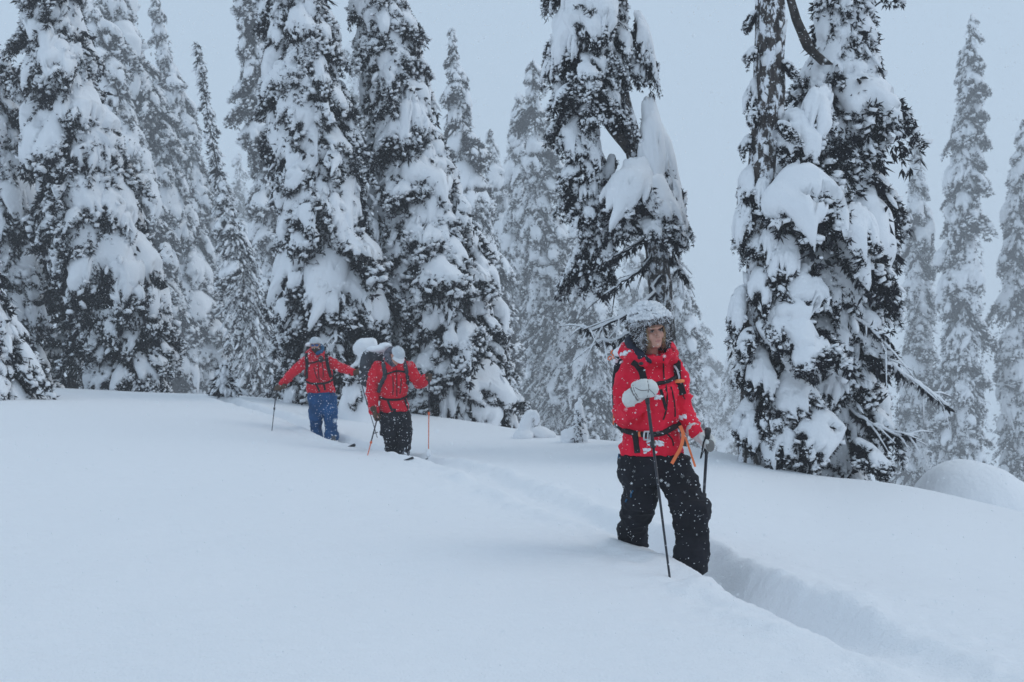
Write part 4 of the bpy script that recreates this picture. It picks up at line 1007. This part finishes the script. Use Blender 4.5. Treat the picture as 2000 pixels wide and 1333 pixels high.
# poles and mittens
tipA = ground_hit(1308, 1128)
topA = hL + (hL - tipA).normalized() * .065
pA, dA = pole('black pole planted in the snow in front of the woman, under her raised white mitten', topA, tipA, GK, M_poleb, M_poleb, .31, r=.0108, basket=False)
glove('mitten', hL, -dA, Vector((-.75, .42, -.52)), (-.85, -.5, 0), M_mitt, wm, fr=.0205, sp=.027, pole_r=.012, mitt=1.3, wrist_pt=hL + Vector((-.085, .09, -.062)), bulk=[((-.025, -.01, -.002), (.066, .05, .060)), ((.024, -.015, .010), (.052, .045, .056)), ((-.055, .03, -.030), (.052, .05, .052))])
mm_ = [o for o in wm.children if o.name.startswith('mitten')][0].data; wrinkle(mm_, .006, 16, 4); wrinkle(mm_, .003, 34, 6)
BM = bvh_of([mm_]); mo_ = [o for o in wm.children if o.name.startswith('mitten')][0]
for pts in ([(1263, 738), (1267, 756), (1264, 776)], [(1240, 757), (1252, 763), (1266, 762)], [(1236, 752), (1240, 766), (1249, 780)], [(1267, 760), (1276, 768), (1280, 774)]):
    add_ribbon('seam', BM, 7.2, pts, .005, M_mitt2, mo_, .002, .0)
add_ribbon('wrist_strap', BM, 7.2, [(1232, 758), (1238, 771), (1246, 783)], .012, M_mitt2, mo_, .003, .001)
add_z = hR
tipB = Vector((j(1366, 1045, .45))); tipB.z = gz(tipB.x, tipB.y) - .02
topB = hR + (hR - tipB).normalized() * .115
pB, dB = pole('black pole held low at the hip of the woman, its foot hidden by her knee', topB, tipB, GK, M_poleb, M_poleb, .42, r=.0105, strap_at=(-.05, -.03, 0), grip_len=.2)
glove('mitten', hR, -dB, (j(1352, 836, -.07) - hR), (.8, -.6, 0), M_mitt, wm, fr=.0175, sp=.022, pole_r=.013, mitt=1.05, wrist_pt=j(1355, 841, -.10))
o = link('palm_patch', mesh_np('palm_patch', *ball(hR + Vector((.012, -.05, -.012)), .028, .012, .04), mats=[M_mitt2]), wm)
# backpack with its harness
pk = empty('backpack', j(1240, 830, .26), 'black backpack with orange cord worn by the woman in front', 'backpack', 'backpacks worn by the skiers')
u = Vector((cos(R(24)), sin(R(24)), 0)); bk = Vector((-sin(R(24)), cos(R(24)), 0)); cen = j(1268, 765, 0) + bk * .25 + u * .055
pm = remesh('pack_body', [chain([(cen + u * s + Vector((0, 0, .20)), .085), (cen + u * s + Vector((0, 0, 0)), .10), (cen + u * s + Vector((0, 0, -.20)), .09)]) for s in (-.085, 0, .085)], .012, 4, [M_black]); wrinkle(pm, .006, 9, 5)
pb = link('pack_body', pm, pk)
cm = remesh('snow_cap', [ball(cen + u * -.05 + Vector((0, -.02, .255)), .13, .11, .05), ball(cen + u * .06 + Vector((0, -.02, .26)), .13, .11, .05)], .014, 5, [M_snow]); link('snow_cap', cm, pk)
BP = bvh_of([pm])
c0 = [j(1196, 693, .26), j(1199, 700, .22), j(1203, 725, .2), j(1201, 760, .2), j(1199, 800, .2), j(1198, 830, .2)]
link('cord', mesh_np('cord', *fix34(*tube([Vector(p) for p in smooth_path([tuple(c) for c in c0], 4)], [.006] * 21, 6)), mats=[M_orange]), pk)
link('cord_loop', mesh_np('cord_loop', *fix34(*tube([j(1196, 697, .24), j(1190, 697, .24), j(1187, 702, .24), j(1191, 704, .24), j(1196, 698, .23), j(1199, 688, .24), j(1196, 684, .24), j(1193, 692, .24)], [.0055] * 8, 6)), mats=[M_orange]), pk)
dusting(pm, 220, 12, pb, (.006, .02), .5)
sh = [add_ribbon('shoulder_strap', B, Y, pts, .048, M_strap, pk, .013, .004) for pts in ([(1235, 706), (1248, 716), (1255, 730), (1258, 745), (1262, 758)], [(1322, 708), (1322, 722), (1323, 738), (1328, 752), (1334, 770)])]
add_ribbon('chest_strap', B, Y, [(1262, 757), (1285, 751), (1300, 746), (1320, 736)], .024, M_strap, pk, .008, .012)
add_ribbon('hip_belt', B, Y, [(1204, 832), (1225, 842), (1250, 848), (1262, 848), (1290, 846), (1312, 836), (1330, 826)], .036, M_strap, pk, .010, .006)
add_ribbon('leg_strap', B, Y, [(1238, 842), (1242, 860), (1245, 886)], .040, M_strap, pk, .006, .004)
add_ribbon('hose', B, Y, [(1316, 712), (1323, 728), (1327, 742)], .014, mat('pale_hose', (.55, .57, .6), .5), pk, .012, .016)
c, nn = on_surface(B, 1328, 746, Y)
o = link('bite_valve', mesh_np('bite_valve', *fix34(*tube([c + nn * .02 + Vector((-.034, 0, -.003)), c + nn * .028 + Vector((-.02, 0, .003)), c + nn * .03 + Vector((.01, 0, .004)), c + nn * .025 + Vector((.034, 0, .005))], [.009, .013, .013, .009], 10)), mats=[mat('bright_orange_valve', (.95, .28, .10), .5)]), pk)
c, nn = on_surface(B, 1262, 848, Y); bu = Vector(c + nn * .022)
ux = Vector((.95, .3, -.04)).normalized(); uz = Vector((.04, 0, 1)).normalized()
fr_ = [bu - ux * .022 - uz * .026, bu + ux * .022 - uz * .026, bu + ux * .022 + uz * .026, bu - ux * .022 + uz * .026]
bk_ = link('buckle', mesh_np('buckle', *fix34(*join([tube([fr_[k], fr_[(k + 1) % 4]], [.0065, .0065], 6) for k in range(4)] + [tube([bu - uz * .026 + ux * .004, bu + uz * .026 + ux * .004], [.006, .006], 6)])), mats=[M_metal]), pk)
add_ribbon('buckle_tab', B, Y, [(1251, 842), (1252, 854)], .016, M_orange, pk, .006, .016)
c, nn = on_surface(B, 1254, 710, Y); link('strap_clip', mesh_np('strap_clip', *ball(c + nn * .016, .016, .007, .011), mats=[M_plast]), pk)
def tassel(pts, w_, nm='loose_strap'):
    pv = [Vector(p) for p in smooth_path([tuple(j(*p)) for p in pts], 5)]; V = []; Q = []
    for i, p in enumerate(pv):
        tg = (pv[min(i+1, len(pv)-1)] - pv[max(i-1, 0)]).normalized(); s = tg.cross(Vector((0, -1, 0))).normalized() * w_ / 2; e = Vector((0, -.004, 0))
        V += [p - s - e, p + s - e, p + s + e, p - s + e]
    for i in range(len(pv) - 1):
        for k in range(4): Q.append((i*4+k, i*4+(k+1) % 4, (i+1)*4+(k+1) % 4, (i+1)*4+k))
    Q += [(0, 3, 2, 1), tuple(len(V) - 4 + k for k in range(4))]
    link(nm, mesh_np(nm, [tuple(v) for v in V], Q, mats=[M_orange], smooth=False), pk)
tassel([(1328, 832, -.16), (1334, 848, -.19), (1331, 870, -.19), (1321, 890, -.18), (1312, 906, -.18)], .021)
tassel([(1330, 832, -.15), (1340, 858, -.17), (1349, 885, -.16), (1358, 912, -.15)], .013)

# ================================================================== the two skiers behind
def far_skier(Y, label, head, yaw_pitch_roll, neck_px, tor_rows, yaw, arms, legs, hips, hands, poles, m_j, m_t, seed, gl_mat, boots):
    jj = lambda px, py, dy=0: P(px, py, Y + dy)
    fx = sum(l[-1][0] for l in legs) / 2; ft = jj(fx, 870); ft.z = gz(ft.x, Y)
    root = empty('person', ft, label, 'person', GP)
    Hc = jj(*head); HM = head_M(*yaw_pitch_roll); nk = jj(*neck_px)
    pcs = head_pieces(Hc, HM, nk)
    pcs.append(loft([(c, a * .75, b * .7) for c, a, b in rings_px(Y, tor_rows, yaw)], 16))
    for a, h in zip(arms, hands): pcs.append(chain([(jj(*p), r * .55) for p, r in a] + [(jj(*h), .016)]))
    for l in legs: pcs.append(chain([(jj(px, py, dy), hd * .6) for px, py, dy, hw, hd in l]))
    bme = remesh('body', pcs, .009, 2, [M_skin, M_lip], fac=.4); face_dent(bme, Hc, HM)
    body = link('body', bme, root)
    jp = [loft(rings_px(Y, tor_rows, yaw), 24)] + [chain([(jj(*p), r) for p, r in a], 16) for a in arms]
    t0 = tor_rows[0]; w0 = t0[3] / FPX * Y
    jp.append(loft([(jj(t0[0], t0[1] + 3, t0[2]), Vector((w0, 0, 0)), Vector((0, .10, 0))), (jj(t0[0], t0[1] - 4, t0[2] + .01), Vector((.115, 0, 0)), Vector((0, .105, 0))), (jj(t0[0], t0[1] - 8, t0[2] + .01), Vector((.10, 0, 0)), Vector((0, .09, 0)))], 20))
    hd = [jj(t0[0] - 11, t0[1] + 2, -.08), jj(t0[0] - 15, t0[1] - 4, .03), jj(t0[0] - 8, t0[1] - 9, .13), jj(t0[0] + 6, t0[1] - 9, .13), jj(t0[0] + 14, t0[1] - 4, .03), jj(t0[0] + 10, t0[1] + 3, -.08)]
    jp.append(chain([(p, .05) for p in hd], 12))
    jme = remesh('jacket', jp, .014, 4, [m_j]); wrinkle(jme, .017, 6, seed, (1, 1, 1.9)); wrinkle(jme, .008, 12, seed + 2, (1.3, 1, .8))
    jk = link('jacket', jme, root)
    tp_ = [loft(rings_px(Y, hips, yaw), 20)] + [loft(rings_px(Y, l, yaw), 18) for l in legs]
    tme = remesh('trousers', tp_, .016, 4, [m_t]); wrinkle(tme, .022, 5, seed + 4, (.8, .8, 2.0)); wrinkle(tme, .009, 11, seed + 5)
    tr_ = link('trousers', tme, root)
    dusting(jme, 360, seed, jk, (.0025, .008), .5); dusting(tme, 240, seed + 1, tr_, (.0025, .008), .6)
    for k, ((lab, top, tip, mu, ml, sp_, kw), h, a) in enumerate(zip(poles, hands, arms)):
        H = jj(*h); tipv = ground_hit(*tip) if len(tip) == 2 else jj(*tip); d = (tipv - H).normalized()
        ext = (jj(top[0], top[1], h[2]) - H).length
        pole(lab, H - d * ext, tipv, GK, mu, ml, sp_, **kw)
        el = jj(*a[-2][0]); s = -1 if h[0] < head[0] else 1
        glove('glove', H, -d, (el - H), (s * .8, -.6, 0), gl_mat, root, fr=.0165, sp=.023, pole_r=.012, cuff=.06, voxel=.009)
    for (px, py, dy, tx) in boots:
        c = jj(px, py, dy); tdir = Vector((tx, -1, -.1)).normalized()
        bm_ = remesh('boot', [chain([(c + Vector((0, .02, .12)), .062), (c, .065)]), chain([(c + Vector((0, .04, -.03)), .058), (c + tdir * .2 + Vector((0, 0, -.03)), .05)])], .014, 3, [M_boot])
        bt = link('boot', bm_, root); dusting(bm_, 60, seed + 7, bt, (.010, .022), .6, 'snow_crust')
    return root, body, jk, jme, tme, Hc, HM, jj
def cap(Hc, HM, parent, brim_pitch=0.0, k=1.0):
    L = lambda x, y, z: Hc + HM @ Vector((x, y, z))
    cme = remesh('cap', [ball(L(0, -.008, .055), .090, .108, .075, HM, 24, 12), chain([(L(.088 * cos(a), -.008 + .104 * sin(a), .048), .016) for a in np.linspace(0, 2 * pi, 19)], 8)], .009, 4, [M_cap])
    c = link('cap', cme, parent)
    V = []; Q = []; n = 15
    for i in range(n):
        a = R(-62 + 124 * i / (n - 1)); x = sin(a); y = cos(a)
        for f_, dz in ((1.0, 0), (1.35, -.004), (1.72, -.016)):
            yy = -.008 + .104 * y * (1 + (f_ - 1) * 1.05 * max(y, .25)); xx = .09 * x * (1 + (f_ - 1) * .25); z = .050 + dz * (1 + brim_pitch) - .02 * x * x * f_
            V += [tuple(L(xx, yy, z)), tuple(L(xx, yy, z - .007))]
    def id_(i, k_, b_): return (i * 3 + k_) * 2 + b_
    for i in range(n - 1):
        for k_ in range(2):
            Q.append((id_(i, k_, 0), id_(i+1, k_, 0), id_(i+1, k_+1, 0), id_(i, k_+1, 0))); Q.append((id_(i, k_, 1), id_(i, k_+1, 1), id_(i+1, k_+1, 1), id_(i+1, k_, 1)))
        Q.append((id_(i, 2, 0), id_(i+1, 2, 0), id_(i+1, 2, 1), id_(i, 2, 1)))
    link('brim', mesh_np('brim', V, Q, mats=[M_capw], smooth=False), c)
    return c, cme
GB = 'backpacks worn by the skiers'
# ---- man in blue trousers
Y2 = 19.45
man, mb, mj, mjm, mtm, mH, mM, jj = far_skier(Y2, 'bearded man in red jacket and blue trousers with both arms spread wide', (615.5, 673, -.05), (6, 8, 2), (617, 694),
    [(617, 693, .02, 13, .10), (618, 698, .02, 24, .12), (620, 706, .02, 27, .14), (622, 725, .0, 27, .155), (624, 742, .0, 26, .15), (625, 750, 0, 26, .15), (626, 760, 0, 28, .16), (627, 767, 0, 28, .16)], 4,
    [[((597, 705, .02), .085), ((584, 717, 0), .082), ((569, 732, -.04), .074), ((557, 744, -.09), .064), ((551, 750, -.11), .060)], [((643, 705, .02), .085), ((656, 713, 0), .080), ((670, 720, -.05), .072), ((683, 725, -.09), .062), ((688, 726, -.1), .06)]],
    [[(616, 772, 0, 16, .13), (618, 795, -.04, 14.5, .13), (617, 812, -.06, 13.5, .12), (617, 830, .02, 12, .11), (618, 846, .05, 11, .105), (619, 860, .06, 10.5, .10)],
     [(641, 770, 0, 16, .13), (644, 795, -.03, 14.5, .13), (646, 815, -.06, 13.5, .12), (647, 835, -.08, 12.5, .115), (648, 850, -.1, 12.5, .115), (648, 862, -.11, 12, .11)]],
    [(627, 760, 0, 25, .14), (628, 775, 0, 27, .15), (630, 790, 0, 26, .15), (630, 806, 0, 22, .14)],
    [(540, 760, -.18), (699, 727, -.16)],
    [('black pole planted on the open snow left of the man in blue trousers', (537, 741), (531, 842), M_poleb, M_poleb, .5, dict(basket=False)), ('black pole of the man in blue trousers, slanting down behind the skier in the cap', (697, 722), (733, 842, -.25), M_poleb, M_poleb, .5, dict())],
    M_redd, M_blue, 41, M_glove, [(619, 858, .03, .1), (649, 862, -.16, .45)])
L = lambda x, y, z: mH + mM @ Vector((x, y, z))
cap(mH, mM, man, -1.8)
bp = [ball(L(0, .052, -.082), .052, .048, .052, mM), ball(L(0, .066, -.112), .032, .03, .035, mM)] + [ball(L(s * .055, .02, -.055), .014, .04, .05, mM) for s in (-1, 1)]
bme = remesh('beard', bp, .009, 2, [M_brown]); v_ = get_co(bme); set_co(bme, v_ + get_no(bme) * (.005 * fbm(v_ * 40, 2, 2))[:, None]); link('beard', bme, man)
link('moustache', mesh_np('moustache', *fix34(*tube([L(-.032, .088, -.066), L(-.012, .106, -.053), L(.012, .106, -.053), L(.032, .088, -.066)], [.004, .0095, .0095, .004], 8)), mats=[M_brown]), man)
sg = link('sunglasses', mesh_np('sunglasses', *fix34(*join([tube([L(s * .082, -.01, .008), L(s * .072, .06, .008), L(s * .058, .088, .009)], [.004, .005, .005], 6) for s in (-1, 1)] + [tube([L(-.058, .088, .012), L(0, .103, .013), L(.058, .088, .012)], [.005, .005, .005], 6)])), mats=[M_plast]), man)
for s in (-1, 1): link('lens', mesh_np('lens', *ball(L(s * .034, .091, -.002), .031, .010, .020, mM @ Matrix.Rotation(R(-s * 16), 3, 'Z')), mats=[M_lens]), sg)
link('neck_warmer', remesh('neck_warmer', [chain([(jj(620, 690, -.09), .04), (jj(628, 687, -.06), .036), (jj(630, 681, .02), .036), (jj(627, 676, .09), .04), (jj(612, 676, .11), .05)], 12)], .012, 3, [M_teal]), man)
B2 = bvh_of([mjm])
for pts in ([(621, 708), (622, 728), (624, 746)], [(613, 718), (616, 730), (620, 741)], [(629, 708), (631, 722), (631, 738)]): add_ribbon('zip', B2, Y2, pts, .014, M_strap, mj, .005, .003)
pk = empty('backpack', jj(620, 745, .25), 'dark backpack with black straps worn by the man in blue trousers', 'backpack', GB)
cen = jj(616, 715, .28)
pm = remesh('pack_body', [chain([(cen + Vector((s, 0, .30)), .085), (cen + Vector((s, 0, 0)), .11), (cen + Vector((s, 0, -.22)), .09)]) for s in (-.08, .08)], .02, 4, [M_black]); link('pack_body', pm, pk)
link('snow_cap', remesh('snow_cap', [ball(cen + Vector((-.04, -.02, .37)), .14, .10, .05)], .02, 4, [M_snow]), pk)
for pts in ([(600, 690), (599, 700), (600, 715), (599, 740)], [(637, 690), (638, 700), (640, 715), (646, 738)]): add_ribbon('shoulder_strap', B2, Y2, pts, .06, M_strap, pk, .015, .005)
add_ribbon('chest_strap', B2, Y2, [(600, 710), (612, 709), (622, 706), (638, 703)], .024, M_strap, pk, .010, .012)
add_ribbon('hip_belt', B2, Y2, [(597, 744), (606, 749), (622, 750), (638, 748), (651, 741)], .036, M_strap, pk, .010, .006)
for pts in ([(617, 751), (621, 758), (624, 766)], [(632, 750), (634, 757), (635, 763)]): add_ribbon('leg_strap', B2, Y2, pts, .035, M_strap, pk, .008, .004)
c, nn = on_surface(B2, 626, 703, Y2); link('radio', mesh_np('radio', *ball(c + nn * .03, .045, .03, .06), mats=[M_plast]), pk)
# ---- skier in the cap, looking down
Y3 = 16.25
sk, sb, sj, sjm, stm, sH, sM, jj = far_skier(Y3, 'skier in red jacket and black trousers looking down under a pale cap', (776, 695, -.20), (28, 46, -6), (771, 709),
    [(771, 708, -.03, 14, .10), (769, 713, -.02, 26, .13), (768, 722, .0, 30, .155), (768, 745, .02, 28, .17), (768, 765, .02, 27, .165), (768, 781, .02, 26, .15), (770, 793, .02, 28, .165), (771, 804, .02, 29, .165)], 16,
    [[((737, 718, 0), .092), ((731, 740, .0), .092), ((727, 765, -.02), .088), ((728, 785, -.07), .078), ((731, 802, -.11), .07)], [((799, 717, .03), .09), ((809, 735, .02), .086), ((818, 750, -.04), .08), ((825, 746, -.12), .072), ((830, 741, -.16), .064)]],
    [[(757, 805, .02, 17, .14), (757, 828, -.05, 16, .135), (759, 845, -.06, 15.5, .13), (764, 862, .02, 12.5, .12), (764, 880, .06, 11.5, .115), (764, 905, .08, 11, .11)],
     [(785, 805, .02, 17, .14), (788, 835, -.03, 15.5, .135), (790, 852, -.05, 14, .13), (789, 872, -.03, 13, .12), (787, 890, -.03, 13.5, .12), (786, 908, -.03, 13, .12)]],
    [(771, 795, .02, 27, .15), (771, 812, .02, 30, .16), (772, 828, .02, 28, .16), (773, 842, .02, 22, .14)],
    [(737, 817, -.22), (838, 737, -.26)],
    [('orange gripped pole slanting down from the lowered glove of the skier in the cap', (748, 777), (718, 890), M_poleb, M_poleo, .68, dict(grip_mat=mat('tan_grip', (.55, .22, .08), .6), basket=False, clamp=M_poleo)), ('upright pole with an orange lower half beside the skier in the cap', (838, 729), (837, 892), M_poleb, M_poleo, .47, dict(clamp=M_poleo, sink=.04, grip_mat=M_poleb))],
    M_redd, M_black, 61, M_glove, [(766, 900, .05, .3), (790, 897, -.10, .3)])
cp_, cpm = cap(sH, sM, sk, .5)
L = lambda x, y, z: sH + sM @ Vector((x, y, z))
link('badge', mesh_np('badge', *fix34(*tube([L(.022 * cos(a), .110 - .010 * abs(cos(a)), .062 + .011 * sin(a)) for a in np.linspace(0, 2 * pi, 15)], [.0035] * 15, 5)), mats=[M_capw]), cp_)
link('neck_warmer', remesh('neck_warmer', [chain([(jj(768, 711, -.16), .05), (jj(758, 702, -.08), .055), (jj(756, 690, .0), .05), (jj(762, 682, .03), .045), (jj(772, 690, .06), .06)], 12)], .014, 3, [mat('patterned_black_cloth', (.03, .03, .04), .8, col2=(.16, .16, .2), vscale=26)]), sk)
B3 = bvh_of([sjm])
for pts in ([(774, 718), (775, 745), (775, 776)], [(767, 735), (768, 755), (767, 772)], [(783, 738), (783, 755), (781, 770)]): add_ribbon('zip', B3, Y3, pts, .013, M_strap, sj, .005, .003)
pk = empty('backpack', jj(735, 765, .3), 'grey backpack with snow on top worn by the skier in the cap', 'backpack', GB)
u = Vector((cos(R(16)), sin(R(16)), 0)); bk = Vector((-sin(R(16)), cos(R(16)), 0)); cen = jj(752, 725, 0) + bk * .30 - u * .10
pm = remesh('pack_body', [chain([(cen + u * s + Vector((0, -.08, .20)), .095), (cen + u * s, .125), (cen + u * s + Vector((0, 0, -.16)), .10)]) for s in (-.10, .0, .10)], .018, 4, [M_grey]); wrinkle(pm, .012, 8, 5); pb = link('pack_body', pm, pk)
dusting(pm, 120, 5, pb, (.008, .03), .4)
link('snow_cap', remesh('snow_cap', [ball(cen + u * .05 + Vector((0, -.10, .31)), .17, .12, .055), ball(cen + u * .17 + Vector((0, -.12, .36)), .10, .10, .05)], .018, 5, [M_snow]), pk)
for pts in ([(747, 704), (750, 716), (752, 735), (744, 752), (740, 768)], [(789, 707), (792, 720), (796, 738), (795, 752)]): add_ribbon('shoulder_strap', B3, Y3, pts, .065, M_grey, pk, .016, .005)
add_ribbon('chest_strap', B3, Y3, [(752, 733), (764, 728), (776, 725), (790, 727)], .026, M_strap, pk, .010, .014)
add_ribbon('hip_belt', B3, Y3, [(741, 775), (752, 780), (770, 781), (786, 779), (795, 774)], .032, M_strap, pk, .010, .006)
for pts in ([(757, 782), (761, 792), (766, 803)], [(790, 778), (793, 788), (796, 799)]): add_ribbon('leg_strap', B3, Y3, pts, .036, M_strap, pk, .008, .004)
# snow ball caught on the pole basket
tp3 = ground_hit(837, 892)
o = empty('snow_clod', tp3, 'ball of snow caught on the basket of the orange upright pole', 'snow'); 
link('clod', remesh('clod', [chain([(tp3 + Vector((0, 0, .02)), .042), (tp3 + Vector((0, 0, .065)), .042)])], .008, 3, [M_snow]), o)
# ski tips that stick out of the track
def ski(label, tip, d, L=.55):
    tip = Vector(tip); d = Vector((d[0], d[1], 0)).normalized(); s = Vector((d.y, -d.x, 0)); V = []; Q = []; n = 14
    for i in range(n):
        f_ = i / (n - 1); back = f_ * L; w_ = .055 * min(1, (f_ / .18 + .02)) ** .5
        z = -.075 * min(1, f_ / .45) ** .7 - .0 - .10 * max(0, f_ - .45)
        p = tip - d * back + Vector((0, 0, z))
        for a_, b_ in ((-1, .004), (1, .004), (1, -.004), (-1, -.004)): V.append(tuple(p + s * w_ * a_ + Vector((0, 0, b_))))
    for i in range(n - 1):
        for k in range(4): Q.append((i*4+k, i*4+(k+1) % 4, (i+1)*4+(k+1) % 4, (i+1)*4+k))
    Q += [(0, 3, 2, 1), tuple(len(V) - 4 + k for k in range(4))]
    V = np.array(V) - np.array(tip); o = bpy.data.objects.new('ski', mesh_np('ski', V, Q, mats=[M_ski], smooth=False)); COL.objects.link(o); o.location = tip
    tag(o, label, 'ski', 'ski tips showing above the track')
def tip_on(px, py, lift): 
    h = ground_hit(px, py); h.z = gz(h.x, h.y) + lift; return h
ski('dark ski tip poking out of the track ahead of the man in blue trousers', tip_on(692, 874, .05), (.45, -.9))
ski('dark ski tip right beside the boots of the skier in the cap', tip_on(806, 899, .035), (.5, -.85))
# ------------------------------------------------------------------ falling snow
nr = np.random.default_rng(1)
def flakes(n, y0, y1, r0, r1):
    y = (nr.random(n) * (y1 ** 3 - y0 ** 3) + y0 ** 3) ** (1 / 3)
    x = nr.uniform(-.58, .58, n) * y; z = nr.uniform(-.36, .36, n) * y
    r = r0 + (r1 - r0) * nr.random(n) ** 2.2
    return np.stack([x, y, z], -1), r
C_, R_ = zip(flakes(26000, 1.6, 8.5, .0011, .0033), flakes(120000, 8.5, 27, .0015, .0048))
C_ = np.concatenate(C_); R_ = np.concatenate(R_)
ok = C_[:, 2] > ground_z(C_[:, 0], C_[:, 1], False) + .03
C_, R_ = C_[ok], R_[ok]
T_ = np.array([(1, 1, 1), (-1, -1, 1), (-1, 1, -1), (1, -1, -1)], float) * .75
near = C_[:, 1] < 8.5
Vn = C_[near][:, None] + _OV[None] * R_[near][:, None, None]
O3 = np.array([(0,2,4),(2,1,4),(1,3,4),(3,0,4),(2,0,5),(1,2,5),(3,1,5),(0,3,5)])
Fn = (np.arange(near.sum()) * 6)[:, None, None] + O3[None]
Vf = C_[~near][:, None] + T_[None] * R_[~near][:, None, None]
Ff = (np.arange((~near).sum()) * 4)[:, None, None] + np.array([(0,1,2),(0,3,1),(0,2,3),(1,3,2)])[None] + Vn.shape[0] * 6
o = link('falling_snow', mesh_np('falling_snow', np.concatenate([Vn.reshape(-1, 3), Vf.reshape(-1, 3)]), None, np.concatenate([Fn.reshape(-1, 3), Ff.reshape(-1, 3)]), mats=[M_flake]))
tag(o, 'snowflakes falling through the air', None, None, 'stuff')
